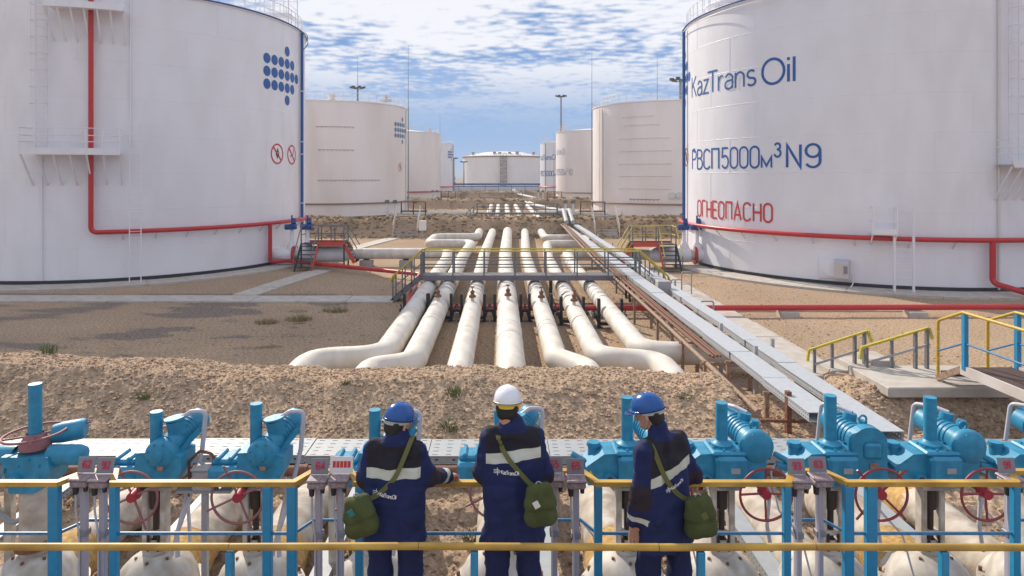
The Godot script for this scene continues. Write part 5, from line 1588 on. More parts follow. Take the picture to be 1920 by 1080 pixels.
func make_valve_b(label, x, d, top):
	# big round cover to the front, motor leaning back and up, handwheel facing the rail
	var o = thing("valve", label, "valve", V(x, 0, d), "blue actuator valves in the pit")
	valve_base(o, 1)
	stem_cover(o, 2.28, top)
	part("gearbox", MB.new().prism(Vector3(0.06, 2.16, 0.0), Basis(), [Vector2(-0.2, 0.2), Vector2(0.1, 0.22), Vector2(0.3, 0.16), Vector2(0.3, 0.0), Vector2(0.2, -0.18), Vector2(-0.22, -0.18)], 0.34), M.valve_blue, o)
	part("side_housing", MB.new().cbox(Vector3(-0.3, 2.1, 0.02), Vector3(0.34, 0.22, 0.36), 0.035), M.valve_blue, o)
	part("ribbed_cover", MB.new().cbox(Vector3(-0.32, 2.23, -0.02), Vector3(0.28, 0.06, 0.26), 0.02).cbox(Vector3(-0.25, 2.26, -0.02), Vector3(0.05, 0.06, 0.28), 0.015).cbox(Vector3(-0.39, 2.26, -0.02), Vector3(0.05, 0.06, 0.28), 0.015), M.valve_blue, o)
	part("round_cover", MB.new().lathe(Vector3(0.12, 2.33, 0.05), Basis(Vector3.RIGHT, Vector3.UP, Vector3.BACK), [[0.17, 0], [0.17, 0.1], [0.15, 0.13], [0.06, 0.14], [0.05, 0.16], [0.001, 0.165]], 26), M.valve_blue, o)
	bolt_ring(o, Vector3(0.12, 2.33, 0.175), Basis(), 0.135, 8, 0.011, 0.018, M.valve_blue)
	part("name_plate", MB.new().cbox(Vector3(0.14, 2.2, 0.19), Vector3(0.07, 0.05, 0.012), 0.003), M.rust_tan, o)
	var ax = Vector3(0.45, 0.42, -0.75).normalized()
	var sx = Vector3.UP.cross(ax).normalized()
	part("motor", MB.new().lathe(Vector3(0.16, 2.4, 0.02), Basis(sx, ax.cross(sx), ax), [[0.12, 0], [0.12, 0.1], [0.105, 0.12], [0.105, 0.34], [0.12, 0.36], [0.12, 0.44], [0.09, 0.47], [0.001, 0.47]], 20), M.valve_blue, o)
	for k in 5:
		part("cooling_rib", MB.new().torus(Vector3(0.16, 2.4, 0.02) + ax * (0.15 + k * 0.04), Basis(sx, ax.cross(sx), ax), 0.106, 0.009, 20, 5), M.valve_blue, o)
	part("terminal_box", MB.new().cyl(Vector3(0.22, 2.5, -0.06), Vector3(0.19, 2.66, -0.03), 0.105, 0.095, 16).cyl(Vector3(0.19, 2.66, -0.03), Vector3(0.187, 2.68, -0.03), 0.115, -1, 16), M.valve_blue, o)
	part("drive_rod", MB.new().bar(Vector3(0.2, 2.24, 0.1), Vector3(0.44, 2.52, -0.12), 0.05, 0.05), M.valve_blue, o)
	part("conduit", MB.new().tube(rounded([Vector3(0.24, 2.66, -0.05), Vector3(0.34, 2.72, -0.1), Vector3(0.5, 2.72, -0.12), Vector3(0.47, 2.3, -0.1), Vector3(0.36, 1.75, 0), Vector3(0.28, 1.45, 0.1), Vector3(0.3, 1.2, 0.12)], 0.07), 0.026, 9), M.conduit_grey, o)
	part("brace", MB.new().bar(Vector3(0.22, 1.2, 0.1), Vector3(0.36, 1.98, -0.05), 0.05, 0.02).bar(Vector3(0.38, 1.3, 0), Vector3(0.3, 1.98, -0.08), 0.045, 0.02), M.conduit_grey, o)
	part("wheel_shaft", MB.new().cyl(Vector3(-0.04, 2.0, 0.1), Vector3(-0.04, 2.0, 0.42), 0.03, -1, 12), M.stem_dark, o)
	handwheel(o, Vector3(-0.04, 2.0, 0.42), Basis(), 0.275, 4, 0.42, M.wheel_pale, [0.1, 0.09, 0.08, 0.1], M.hub_red)

func make_valve_c(label, x, d, top, cover, wheel_turn, wheel_m, arms):
	# stem on a square gearbox, heavy motor barrel to the right with its end towards the camera
	var o = thing("valve", label, "valve", V(x, 0, d), "blue actuator valves in the pit")
	valve_base(o, 1)
	stem_cover(o, 2.4, top)
	part("gearbox", MB.new().cbox(Vector3(0.04, 2.17, 0.05), Vector3(0.34, 0.34, 0.4), 0.03), M.valve_blue, o)
	part("top_flange", MB.new().cbox(Vector3(0.03, 2.355, 0.02), Vector3(0.38, 0.05, 0.36), 0.02), M.valve_blue, o)
	bolt_ring(o, Vector3(0.03, 2.38, 0.02), Basis(Vector3.RIGHT, Vector3.FORWARD, Vector3.UP), 0.155, 8, 0.013, 0.022, M.valve_blue)
	part("sloped_housing", MB.new().prism(Vector3(-0.2, 2.18, -0.02), Basis(), [Vector2(-0.26, -0.18), Vector2(0.12, -0.18), Vector2(0.12, 0.17), Vector2(-0.08, 0.16), Vector2(-0.28, 0.02)], 0.34), M.valve_blue, o)
	part("limit_switch", MB.new().cyl(Vector3(-0.36, 2.16, -0.08), Vector3(-0.36, 2.34, -0.1), 0.075, 0.065, 14).cyl(Vector3(-0.36, 2.34, -0.1), Vector3(-0.36, 2.38, -0.1), 0.085, 0.07, 14), M.valve_blue, o)
	part("cable_gland", MB.new().cyl(Vector3(-0.46, 2.12, 0.0), Vector3(-0.6, 2.16, -0.02), 0.05, 0.04, 12), M.valve_blue, o)
	part("cable_gland", MB.new().cyl(Vector3(-0.48, 2.2, 0.0), Vector3(-0.62, 2.28, -0.02), 0.035, 0.03, 10), M.valve_blue, o)
	part("shaft_bush", MB.new().cyl(Vector3(-0.22, 2.08, 0.14), Vector3(-0.22, 2.08, 0.2), 0.06, -1, 16), M.valve_blue, o)
	part("shaft_end", MB.new().cyl(Vector3(-0.22, 2.08, 0.19), Vector3(-0.22, 2.08, 0.212), 0.034, -1, 12), M.stem_dark, o)
	var c = Vector3(0.34, 2.42, 0.1)
	var back = Vector3(-0.08, 0.07, -0.62)
	part("motor", MB.new().cyl(c, c + back, 0.145, 0.135, 26), M.valve_blue, o)
	var az = back.normalized()
	var sx = Vector3.UP.cross(az).normalized()
	for k in 6:
		part("cooling_rib", MB.new().torus(c + back * (0.28 + k * 0.09), Basis(sx, az.cross(sx), az), 0.142, 0.010, 24, 5), M.valve_blue, o)
	if cover == 0:
		part("end_cover", MB.new().lathe(c, Basis(Vector3.RIGHT, Vector3.UP, Vector3.BACK), [[0.18, -0.02], [0.185, 0.05], [0.15, 0.09], [0.05, 0.1], [0.001, 0.1]], 26), M.valve_blue, o)
		bolt_ring(o, c + Vector3(0, 0, 0.07), Basis(), 0.15, 8, 0.012, 0.02, M.valve_blue)
	else:
		var poly = []
		for k in 13:
			var a = PI * k / 12.0
			poly.append(Vector2(cos(a) * 0.19, 0.06 + sin(a) * 0.17))
		poly.append(Vector2(-0.19, -0.36))
		poly.append(Vector2(0.19, -0.36))
		part("end_cover", MB.new().prism(c + Vector3(0, 0, 0.03), Basis(), poly, 0.12), M.valve_blue, o)
		part("inspection_cover", MB.new().cbox(c + Vector3(0.03, -0.02, 0.1), Vector3(0.2, 0.18, 0.05), 0.03), M.valve_blue, o)
		part("name_plate", MB.new().cbox(c + Vector3(0.04, -0.19, 0.098), Vector3(0.09, 0.07, 0.012), 0.003), M.rust_tan, o)
	part("warning_sticker", MB.new().prism(Vector3(-0.43, 2.14, 0.155), Basis(), [Vector2(-0.03, -0.025), Vector2(0.03, -0.025), Vector2(0, 0.03)], 0.004), M.sticker_yellow, o)
	part("data_plate", MB.new().cbox(Vector3(0.07, 2.2, 0.253), Vector3(0.1, 0.06, 0.006), 0.002), M.zinc_dull, o)
	part("drain_plug", MB.new().cyl(Vector3(-0.05, 2.06, 0.25), Vector3(-0.05, 2.06, 0.275), 0.018, -1, 6), M.small_rust, o)
	part("control_cable", MB.new().tube(rounded([Vector3(-0.6, 2.16, -0.02), Vector3(-0.68, 2.1, 0.02), Vector3(-0.62, 1.7, 0.1), Vector3(-0.4, 1.45, 0.15), Vector3(-0.3, 1.0, 0.2)], 0.1), 0.011, 7), M.conduit_grey, o)
	part("motor_foot", MB.new().cbox(Vector3(0.32, 2.16, 0.0), Vector3(0.26, 0.3, 0.34), 0.03), M.valve_blue, o)
	part("terminal_box", MB.new().cyl(c + back * 0.55 + Vector3(0.04, 0.1, 0), c + back * 0.55 + Vector3(0.06, 0.2, 0), 0.08, 0.07, 14).cyl(c + back * 0.3 + Vector3(0.08, 0.1, 0), c + back * 0.3 + Vector3(0.1, 0.19, 0), 0.055, 0.045, 12), M.valve_blue, o)
	part("lifting_eye", MB.new().torus(c + back * 0.12 + Vector3(0.02, 0.185 if cover == 0 else 0.255, 0), Basis(), 0.04, 0.013, 16, 6), M.valve_blue, o)
	part("cable", MB.new().tube(rounded([c + back * 0.55 + Vector3(0.08, 0.2, 0), c + back * 0.75 + Vector3(0.0, 0.21, 0), c + back + Vector3(-0.08, 0.16, -0.05), c + back + Vector3(-0.1, -0.3, -0.1)], 0.08), 0.024, 7), M.conduit_grey, o)
	part("conduit", MB.new().tube(rounded([Vector3(0.44, 2.1, 0.05), Vector3(0.5, 1.9, 0.1), Vector3(0.46, 1.55, 0.12), Vector3(0.52, 1.25, 0.1)], 0.06), 0.022, 8), M.conduit_grey, o)
	part("wheel_shaft", MB.new().cyl(Vector3(0.33, 2.03, 0.1), Vector3(0.33, 2.03, 0.4), 0.03, -1, 12), M.stem_dark, o)
	handwheel(o, Vector3(0.33, 2.03, 0.42), Basis(), 0.275, arms, wheel_turn, wheel_m, [0.1, 0.09] if arms == 4 and wheel_turn > 0.2 else [0.0], M.hub_red)

func make_valves():
	make_valve_a("blue valve at the far left with flat handwheel round its stem", -5.23, 7.3, 3.07)
	make_valve_b("blue valve with round cover and motor leaning right, second from the left", -3.87, 7.3, 2.76)
	make_valve_b("blue valve with round cover and motor leaning right, third from the left", -2.75, 7.3, 2.85)
	make_valve_b("blue valve mostly hidden behind the person with bag at left hip", -1.42, 7.3, 2.78)
	make_valve_b("blue valve mostly hidden behind the person in white helmet", -0.02, 7.4, 2.74)
	make_valve_c("blue valve whose stem rises just left of the third person's helmet", 1.41, 7.3, 2.92, 0, 0.8, M.wheel_red, 4)
	make_valve_c("blue valve with round motor end, directly right of the third person", 2.47, 7.3, 2.86, 0, 0.0, M.wheel_red, 4)
	make_valve_c("largest blue valve with arched end cover and lifting eye", 3.69, 7.3, 2.94, 1, 0.78, M.wheel_red, 4)
	make_valve_c("blue valve with round motor end, left of the sign numbered 91", 4.81, 7.3, 2.92, 0, 0.0, M.wheel_red, 4)
	make_valve_c("blue valve cut by the right edge of the picture", 5.98, 7.3, 2.9, 0, 0.4, M.wheel_red, 4)
	# short lengths of pipe between the valves and the bank
	var xs = [-5.35, -3.95, -2.8, -1.42, -0.02, 1.41, 2.45, 3.66, 4.85, 6.0]
	var where = ["under the leftmost valve", "under the second valve from the left", "under the third valve from the left", "behind the person at left", "behind the person in the white helmet", "behind the third person", "right of the third person", "under the largest valve", "left of the sign numbered 91", "at the right edge"]
	for k in xs.size():
		var o = thing("pit_pipe", "thick cracked white pit pipe " + where[k], "pipe", V(xs[k], 0, 7.6), "thick white pipes in the valve pit")
		var r = 0.29 + 0.02 * (k % 3)
		part("pipe", MB.new().tube(rounded([Vector3(0, 0.62, 0.1), Vector3(0, 0.66, -1.5), Vector3(0, 0.5, -2.1), Vector3(0, -0.3, -2.9)], 0.6), r, 22), M.pipe_cracked, o)
		part("flange", MB.new().cyl(Vector3(0, 0.62, -0.1), Vector3(0, 0.62, 0.0), r + 0.1, -1, 22), M.bonnet_white, o)
		if k in [0, 1, 2, 5, 8]: part("foam_end", MB.new().tube([Vector3(0.0, 0.62, 0.3), Vector3(0, 0.63, -0.3), Vector3(0, 0.64, -0.62)], [r + 0.06, r + 0.07, r + 0.03], 18), M.foam_yellow, o)
		if k in [1, 6, 9]:
			part("foam_patch", MB.new().tube([Vector3(0.0, 0.6, -1.66), Vector3(0.01, 0.5, -2.02), Vector3(0, 0.3, -2.3)], [r + 0.01, r + 0.05, r + 0.02], 18), M.foam_yellow, o)

# ---------------------------------------------------------------- numbered posts
func flat_text(mb, text, c, bas, h, half, gap = 0.2):
	var ts = text_strokes(text, gap)
	var place = func(p, lift): return c + bas.x * ((p.x - ts[1] * 0.5) * h) + bas.y * ((p.y - 0.5) * h) + bas.z * (0.002 + lift)
	var look = func(p): return bas.z
	return ribbon_text(mb, ts[0], half / h, place, look)

func make_button_post(label, x, d, text, paper):
	var o = thing("button_post", label, "button post", V(x, 0, d), "numbered push button posts")
	part("post", MB.new().cbox(Vector3(0, 1.5, 0), Vector3(0.05, 2.8, 0.05), 0.006), M.post_grey, o)
	part("box", MB.new().cbox(Vector3(0.0, 2.925, 0.02), Vector3(0.145, 0.055, 0.14), 0.014), M.box_lilac, o)
	part("lid", MB.new().cbox(Vector3(0.0, 2.962, 0.02), Vector3(0.16, 0.02, 0.155), 0.008), M.box_lilac, o)
	part("cable_gland", MB.new().cyl(Vector3(-0.045, 2.9, 0.04), Vector3(-0.045, 2.83, 0.04), 0.026, 0.02, 10), M.cable_black, o)
	part("cable_gland", MB.new().cyl(Vector3(0.045, 2.9, 0.055), Vector3(0.045, 2.86, 0.055), 0.02, 0.016, 10), M.cable_black, o)
	part("cable", MB.new().tube(rounded([Vector3(-0.045, 2.84, 0.04), Vector3(-0.045, 2.7, 0.04), Vector3(-0.02, 2.5, 0.034), Vector3(-0.02, 0.4, 0.034)], 0.06), 0.008, 6), M.conduit_grey, o)
	part("collar", MB.new().cbox(Vector3(0, 2.5, 0), Vector3(0.075, 0.05, 0.075), 0.006), M.plate_grey, o)
	var tilt = Basis(Vector3.RIGHT, -0.22)
	var c = Vector3(0.0, 3.035, -0.03)
	if paper:
		part("plate", MB.new().cbox(c + Vector3(0, 0.005, 0), Vector3(0.19, 0.13, 0.006), 0.002, tilt), M.paper_white, o)
		for k in 5: part("red_print", MB.new().box(c + tilt * Vector3(-0.058 + k * 0.03, 0.01, 0.0045), Vector3(0.025, 0.05, 0.002), tilt), M.red_print, o)
	else:
		part("plate", MB.new().cbox(c, Vector3(0.142, 0.122, 0.006), 0.002, tilt), M.plate_grey, o)
		part("number", flat_text(MB.new(), text, c + tilt * Vector3(0.005, 0.005, 0.004), tilt, 0.052, 0.0058), M.digit_red, o)

func make_posts():
	var list = [[152, "62", false, "grey button post marked 62 beside the far left valve"], [190, "92", false, "grey button post marked 92 left of the second valve's handwheel"], [597, "64", false, "grey button post marked 64, left of the paper sign"], [637, "", true, "grey button post with white paper printed red"], [1040, "65", false, "grey button post marked 65 touching the person in white helmet"], [1080, "65", false, "grey button post marked 65 beside the blue rail post"], [1497, "93", false, "grey button post marked 93, left of the pair by the largest valve"], [1541, "83", false, "grey button post marked 83, right of the pair by the largest valve"], [1897, "91", false, "grey button post marked 91 at the right edge"]]
	for q in list: make_button_post(q[3], (q[0] - 940) * 0.00431, 5.27 + 0.015 * (q[0] % 3), q[1], q[2])
	var b = thing("junction_box", "grey junction box numbered 62 on a frame between two valves", "junction box", V(-3.3, 0, 7.25), "grey boxes among the valves")
	part("box", MB.new().cbox(Vector3(0, 2.03, 0), Vector3(0.24, 0.23, 0.16), 0.02), M.box_grey, b)
	part("lid", MB.new().cbox(Vector3(0, 2.155, 0), Vector3(0.26, 0.03, 0.18), 0.01), M.box_grey, b)
	part("number", flat_text(MB.new(), "62", Vector3(0.0, 2.03, 0.082), Basis(), 0.055, 0.006), M.digit_red, b)
	part("cable_loop", MB.new().tube(rounded([Vector3(0.08, 2.15, 0), Vector3(0.1, 2.3, 0), Vector3(-0.06, 2.34, 0), Vector3(-0.2, 2.2, -0.05), Vector3(-0.2, 1.8, -0.05)], 0.07), 0.016, 7), M.rust_pipe, b)
	part("bracket", MB.new().bar(Vector3(-0.3, 1.9, 0), Vector3(0.3, 1.9, 0), 0.1, 0.03).bar(Vector3(0, 0.2, 0), Vector3(0, 1.9, 0), 0.06, 0.06), M.zinc_side, b)
	var b2 = thing("junction_box", "grey junction box with red lettering beside the leftmost valve", "junction box", V(-5.55, 0, 7.35), "grey boxes among the valves")
	part("box", MB.new().cbox(Vector3(0, 2.06, 0), Vector3(0.26, 0.32, 0.16), 0.02), M.box_grey, b2)
	part("lettering", flat_text(MB.new(), "N6 1", Vector3(0.06, 1.94, 0.082), Basis(), 0.045, 0.005), M.digit_red, b2)
	part("cable", MB.new().tube(rounded([Vector3(-0.1, 2.2, 0.1), Vector3(-0.08, 1.7, 0.1), Vector3(0.1, 1.5, 0.1), Vector3(0.3, 1.7, 0.0)], 0.1), 0.03, 7), M.zinc_side, b2)
	part("post", MB.new().bar(Vector3(0, 0.2, 0), Vector3(0, 1.92, 0), 0.08, 0.08), M.yoke_white, b2)
	for q in [[-2.02, 7.9, 1.6, "square off-white post standing in the pit behind the paper sign"], [4.2, 8.2, 1.6, "square off-white post standing in the pit right of the largest valve"]]:
		var p = thing("pit_post", q[3], "post", V(q[0], 0, q[1]), "off-white posts in the pit")
		part("post", MB.new().cbox(Vector3(0, 0.9, 0), Vector3(0.13, 1.7, 0.13), 0.012), M.yoke_white, p)
		part("cap", MB.new().cbox(Vector3(0, 1.76, 0), Vector3(0.2, 0.02, 0.2), 0.004), M.zinc_side, p)

# ---------------------------------------------------------------- platform and railings
const RAIL_Y = 2.95
func make_platform():
	var pf = thing("walkway_platform", "steel grating walkway under the three workers between the two railings", "walkway", V(0, 0, 4.75))
	var k = -9.0
	var pan = MB.new()
	for q in 14: pan.box(Vector3(0, 0, -0.5 + q * 0.077), Vector3(1.48, 0.03, 0.008))
	for q in 6: pan.box(Vector3(-0.7 + q * 0.28, 0.0, 0.0), Vector3(0.008, 0.03, 1.02))
	var sh = pan.mesh(M.grey_steel)
	while k < 9.5:
		put("grating_panel", sh, pf, Vector3(k + 0.75, 1.985, 0))
		k += 1.5
	for z in [-0.53, 0.53]: part("side_beam", MB.new().box(Vector3(0.2, 1.9, z), Vector3(18.6, 0.2, 0.05)), M.post_blue, pf)
	for x in [-7.0, -3.4, 0.2, 3.8, 7.4]: part("leg", MB.new().bar(Vector3(x, 0.0, 0.48), Vector3(x, 1.8, 0.48), 0.1, 0.1).bar(Vector3(x, 0.0, -0.45), Vector3(x, 1.8, -0.45), 0.1, 0.1), M.post_blue, pf)

func make_railings():
	var f = thing("front_railing", "nearest ochre yellow handrail on blue posts, crossing in front of the workers", "railing", V(0, 2.0, 4.34))
	var joints = [-9.0, -4.9, -1.81, -0.55, 1.05, 2.1, 4.6, 9.0]
	for k in joints.size() - 1:
		var bend = 0.006 if k % 2 == 0 else -0.004
		part("top_rail", MB.new().cyl(Vector3(joints[k], 0.93 + 0.012 * absf(joints[k] + 1.5) * -0.12, bend), Vector3(joints[k + 1] - 0.004, 0.93 + 0.012 * absf(joints[k + 1] + 1.5) * -0.12, -bend), 0.0235, -1, 14), M.yellow_ochre, f)
	for x in [-5.0, -1.81, -0.18, 1.33, 2.95, 5.2]: part("post", MB.new().cbox(Vector3(x, 0.44, 0), Vector3(0.05, 0.92, 0.05), 0.005), M.post_blue, f)
	part("mid_rail", MB.new().cyl(Vector3(-9, 0.3, 0), Vector3(9, 0.3, 0), 0.013, -1, 8), M.rail_blue, f)
	var r = thing("rear_railing", "ochre yellow handrail on blue posts with set-back bays between workers and valves", "railing", V(0, 2.0, 5.18))
	var y = 0.955
	var zb = -0.2
	var runs = [[[-8.0, 0], [-3.53, 0], [-3.42, zb], [-3.19, zb], [-3.09, 0], [-1.65, 0], [-1.55, zb], [-1.25, zb], [-1.15, 0], [0.3, 0], [0.4, zb], [0.66, zb], [0.76, 0], [2.29, 0], [2.4, zb], [2.66, zb], [2.76, 0], [4.1, 0], [4.2, zb], [4.8, zb], [4.9, 0], [8.0, 0]]]
	for run in runs:
		for k in run.size() - 1:
			var a = Vector3(run[k][0], y, run[k][1])
			var b = Vector3(run[k + 1][0], y, run[k + 1][1])
			var dir = (b - a).normalized() * 0.012
			part("top_rail", MB.new().bar(a - dir, b + dir, 0.052, 0.036 + 0.0012 * (k % 3)), M.yellow_ochre, r)
			var mid = Vector3(0, -0.40, 0)
			part("mid_rail", MB.new().bar(a + mid, b + mid, 0.012, 0.022 + 0.0012 * (k % 3)), M.rail_blue, r)
	for p in [[-3.555, 0.085], [-3.08, 0.06], [-1.86, 0.07], [-1.665, 0.075], [-1.13, 0.06], [0.77, 0.062], [2.27, 0.055], [2.76, 0.075], [2.94, 0.085], [4.09, 0.055], [4.92, 0.07]]:
		part("post", MB.new().cbox(Vector3(p[0], -0.05, 0), Vector3(p[1], 1.97, 0.06), 0.006), M.post_blue, r)

# ---------------------------------------------------------------- people
# field of tapered capsules joined smoothly, meshed as surface nets
func capsule(p, b):
	var ab = b[2] - b[0]
	var t = clampf((p - b[0]).dot(ab) / maxf(ab.length_squared(), 1e-9), 0.0, 1.0)
	return (p - b[0] - ab * t).length() - lerpf(b[1], b[3], t)

func smin(a, b, k):
	var h = maxf(k - absf(a - b), 0.0) / k
	return minf(a, b) - h * h * k * 0.25

func field_at(bones, k, p):
	var d = 1.0
	for b in bones: d = smin(d, capsule(p, b), k)
	return d

func net(bones, cell, k, floor_y = -10.0):
	var lo = Vector3(9, 9, 9)
	var hi = Vector3(-9, -9, -9)
	for b in bones:
		for q in [[b[0], b[1]], [b[2], b[3]]]:
			var r = Vector3.ONE * (q[1] + cell * 3.0 + 0.01)
			lo = lo.min(q[0] - r)
			hi = hi.max(q[0] + r)
	if floor_y > -9.0: lo.y = floor_y - cell * 2.5
	var nx = int((hi.x - lo.x) / cell) + 2
	var ny = int((hi.y - lo.y) / cell) + 2
	var nz = int((hi.z - lo.z) / cell) + 2
	var f = PackedFloat32Array()
	f.resize(nx * ny * nz)
	f.fill(1.0)
	var sxy = nx * ny
	for b in bones:
		var a = b[0]
		var ab = b[2] - a
		var inv = 1.0 / maxf(ab.length_squared(), 1e-9)
		var ra = b[1]
		var dr = b[3] - b[1]
		var rr = maxf(b[1], b[3]) + k + cell * 2.0
		var p0 = (a.min(b[2]) - Vector3.ONE * rr - lo) / cell
		var p1 = (a.max(b[2]) + Vector3.ONE * rr - lo) / cell
		for z in range(maxi(0, int(p0.z)), mini(nz, int(p1.z) + 1)):
			for y in range(maxi(0, int(p0.y)), mini(ny, int(p1.y) + 1)):
				var base = z * sxy + y * nx
				for x in range(maxi(0, int(p0.x)), mini(nx, int(p1.x) + 1)):
					var p = Vector3(lo.x + x * cell, lo.y + y * cell, lo.z + z * cell) - a
					var t = clampf(p.dot(ab) * inv, 0.0, 1.0)
					var d = (p - ab * t).length() - ra - dr * t
					var e = f[base + x]
					var h = k - absf(e - d)
					f[base + x] = minf(e, d) - (h * h / k * 0.25 if h > 0.0 else 0.0)
	if floor_y > -9.0:
		for z in nz:
			for y in ny:
				var cut = floor_y - (lo.y + y * cell)
				if cut > -0.2:
					var base = z * sxy + y * nx
					for x in nx: f[base + x] = maxf(f[base + x], cut)
	var id = PackedInt32Array()
	id.resize(nx * ny * nz)
	id.fill(-1)
	var mb = MB.new()
	var offs = [0, 1, nx, nx + 1, sxy, sxy + 1, sxy + nx, sxy + nx + 1]
	var corner = [Vector3(0, 0, 0), Vector3(1, 0, 0), Vector3(0, 1, 0), Vector3(1, 1, 0), Vector3(0, 0, 1), Vector3(1, 0, 1), Vector3(0, 1, 1), Vector3(1, 1, 1)]
	var edges = [[0, 1], [2, 3], [4, 5], [6, 7], [0, 2], [1, 3], [4, 6], [5, 7], [0, 4], [1, 5], [2, 6], [3, 7]]
	var reach = cell * 2.0
	for z in nz - 1:
		for y in ny - 1:
			var i0 = z * sxy + y * nx
			for x in nx - 1:
				var i = i0 + x
				if absf(f[i]) > reach: continue
				var any_in = false
				var any_out = false
				for o in offs:
					if f[i + o] < 0.0: any_in = true
					else: any_out = true
				if not (any_in and any_out): continue
				var sum = Vector3()
				var cnt = 0
				for e in edges:
					var fa = f[i + offs[e[0]]]
					var fb = f[i + offs[e[1]]]
					if (fa < 0.0) != (fb < 0.0):
						sum += corner[e[0]].lerp(corner[e[1]], fa / (fa - fb))
						cnt += 1
				var g = Vector3(f[i + 1] - f[i] + f[i + nx + 1] - f[i + nx], f[i + nx] - f[i] + f[i + nx + 1] - f[i + 1], f[i + sxy] - f[i] + f[i + sxy + 1] - f[i + 1])
				id[i] = mb.vert(lo + (Vector3(x, y, z) + sum / cnt) * cell, g.normalized())
	for z in range(1, nz - 1):
		for y in range(1, ny - 1):
			var i0 = z * sxy + y * nx
			for x in range(1, nx - 1):
				var i = i0 + x
				var s = f[i] < 0.0
				if absf(f[i]) > reach: continue
				if s != (f[i + 1] < 0.0): net_quad(mb, id[i], id[i - nx], id[i - nx - sxy], id[i - sxy])
				if s != (f[i + nx] < 0.0): net_quad(mb, id[i], id[i - 1], id[i - 1 - sxy], id[i - sxy])
				if s != (f[i + sxy] < 0.0): net_quad(mb, id[i], id[i - 1], id[i - 1 - nx], id[i - nx])
	# smooth normals from the faces
	var nn = PackedVector3Array()
	nn.resize(mb.v.size())
	for q in range(0, mb.i.size(), 3):
		var a = mb.i[q]
		var b = mb.i[q + 1]
		var c = mb.i[q + 2]
		var g = (mb.v[c] - mb.v[a]).cross(mb.v[b] - mb.v[a])
		nn[a] += g
		nn[b] += g
		nn[c] += g
	for q in nn.size(): mb.n[q] = nn[q].normalized() if nn[q].length() > 1e-12 else mb.n[q]
	return mb

func net_quad(mb, a, b, c, d):
	if a < 0 or b < 0 or c < 0 or d < 0: return
	mb.face(a, b, c)
	mb.face(a, c, d)

func rumple(mb, amp, freq, sd):
	var nz = FastNoiseLite.new()
	nz.seed = sd
	nz.noise_type = FastNoiseLite.TYPE_SIMPLEX_SMOOTH
	nz.frequency = freq
	nz.fractal_octaves = 3
	for k in mb.v.size():
		var p = mb.v[k]
		mb.v[k] = p + mb.n[k] * amp * (nz.get_noise_3d(p.x * 1.2, p.y * 0.55, p.z * 1.2) + 0.5 * nz.get_noise_3d(p.x * 0.5 + 3.0, p.y * 2.2, p.z * 0.5))
	var nn = PackedVector3Array()
	nn.resize(mb.v.size())
	for q in range(0, mb.i.size(), 3):
		var a = mb.i[q]
		var b = mb.i[q + 1]
		var c = mb.i[q + 2]
		var g = (mb.v[c] - mb.v[a]).cross(mb.v[b] - mb.v[a])
		nn[a] += g
		nn[b] += g
		nn[c] += g
	for q in nn.size(): mb.n[q] = nn[q].normalized() if nn[q].length() > 1e-12 else mb.n[q]
	return mb

# cuts a mesh along g = 0 and returns [part with g < 0, part with g >= 0]
func cut_mesh(mb, g):
	var out = [MB.new(), MB.new()]
	var gv = PackedFloat32Array()
	for p in mb.v: gv.append(g.call(p))
	var maps = [{}, {}]
	var edge = [{}, {}]
	var get_v = func(side, k):
		if not maps[side].has(k): maps[side][k] = out[side].vert(mb.v[k], mb.n[k])
		return maps[side][k]
	var get_e = func(side, a, b):
		var key = (mini(a, b) << 24) | maxi(a, b)
		if not edge[side].has(key):
			var t = gv[a] / (gv[a] - gv[b])
			edge[side][key] = out[side].vert(mb.v[a].lerp(mb.v[b], t), mb.n[a].lerp(mb.n[b], t).normalized())
		return edge[side][key]
	for q in range(0, mb.i.size(), 3):
		var tri = [mb.i[q], mb.i[q + 1], mb.i[q + 2]]
		for side in 2:
			var poly = []
			for e in 3:
				var a = tri[e]
				var b = tri[(e + 1) % 3]
				var ia = (gv[a] >= 0.0) == (side == 1)
				var ib = (gv[b] >= 0.0) == (side == 1)
				if ia: poly.append(get_v.call(side, a))
				if ia != ib: poly.append(get_e.call(side, a, b))
			for e in range(1, poly.size() - 1):
				out[side].i.append(poly[0]); out[side].i.append(poly[e]); out[side].i.append(poly[e + 1])
	return out

func add_mesh(to, mb, xf = Transform3D()):
	var k = to.v.size()
	for q in mb.v.size():
		to.v.append(xf * mb.v[q])
		to.n.append((xf.basis * mb.n[q]).normalized())
	for q in mb.i: to.i.append(q + k)

# palm and five fingers along -z of the frame, back of the hand up, thumb on the side given
func hand_bones(wrist, bas, side, curl):
	var w = func(x, y, z): return wrist + bas * Vector3(x * side, y, z)
	var out = []
	for q in [[-0.026, 0.0], [-0.009, 0.003], [0.009, 0.003], [0.026, 0.0]]:
		out.append([w.call(q[0] * 0.8, 0, -0.01), 0.015, w.call(q[0], q[1], -0.085), 0.0125])
	var lens = [0.062, 0.078, 0.085, 0.076]
	for k in 4:
		var x = [-0.032, -0.0115, 0.0105, 0.031][k]
		var p = Vector3(x, 0.0, -0.088)
		var a = curl * 0.45
		for seg in 3:
			var l = lens[k] * [0.45, 0.32, 0.23][seg]
			var q = p + Vector3(x * 0.06, -sin(a) * l, -cos(a) * l)
			out.append([w.call(p.x, p.y, p.z), 0.0098 - seg * 0.001, w.call(q.x, q.y, q.z), 0.0092 - seg * 0.001])
			p = q
			a += curl * 0.8
	out.append([w.call(0.022, -0.004, -0.025), 0.015, w.call(0.05, -0.014, -0.055), 0.0125])
	out.append([w.call(0.05, -0.014, -0.055), 0.0115, w.call(0.058, -0.03, -0.09), 0.0095])
	return out

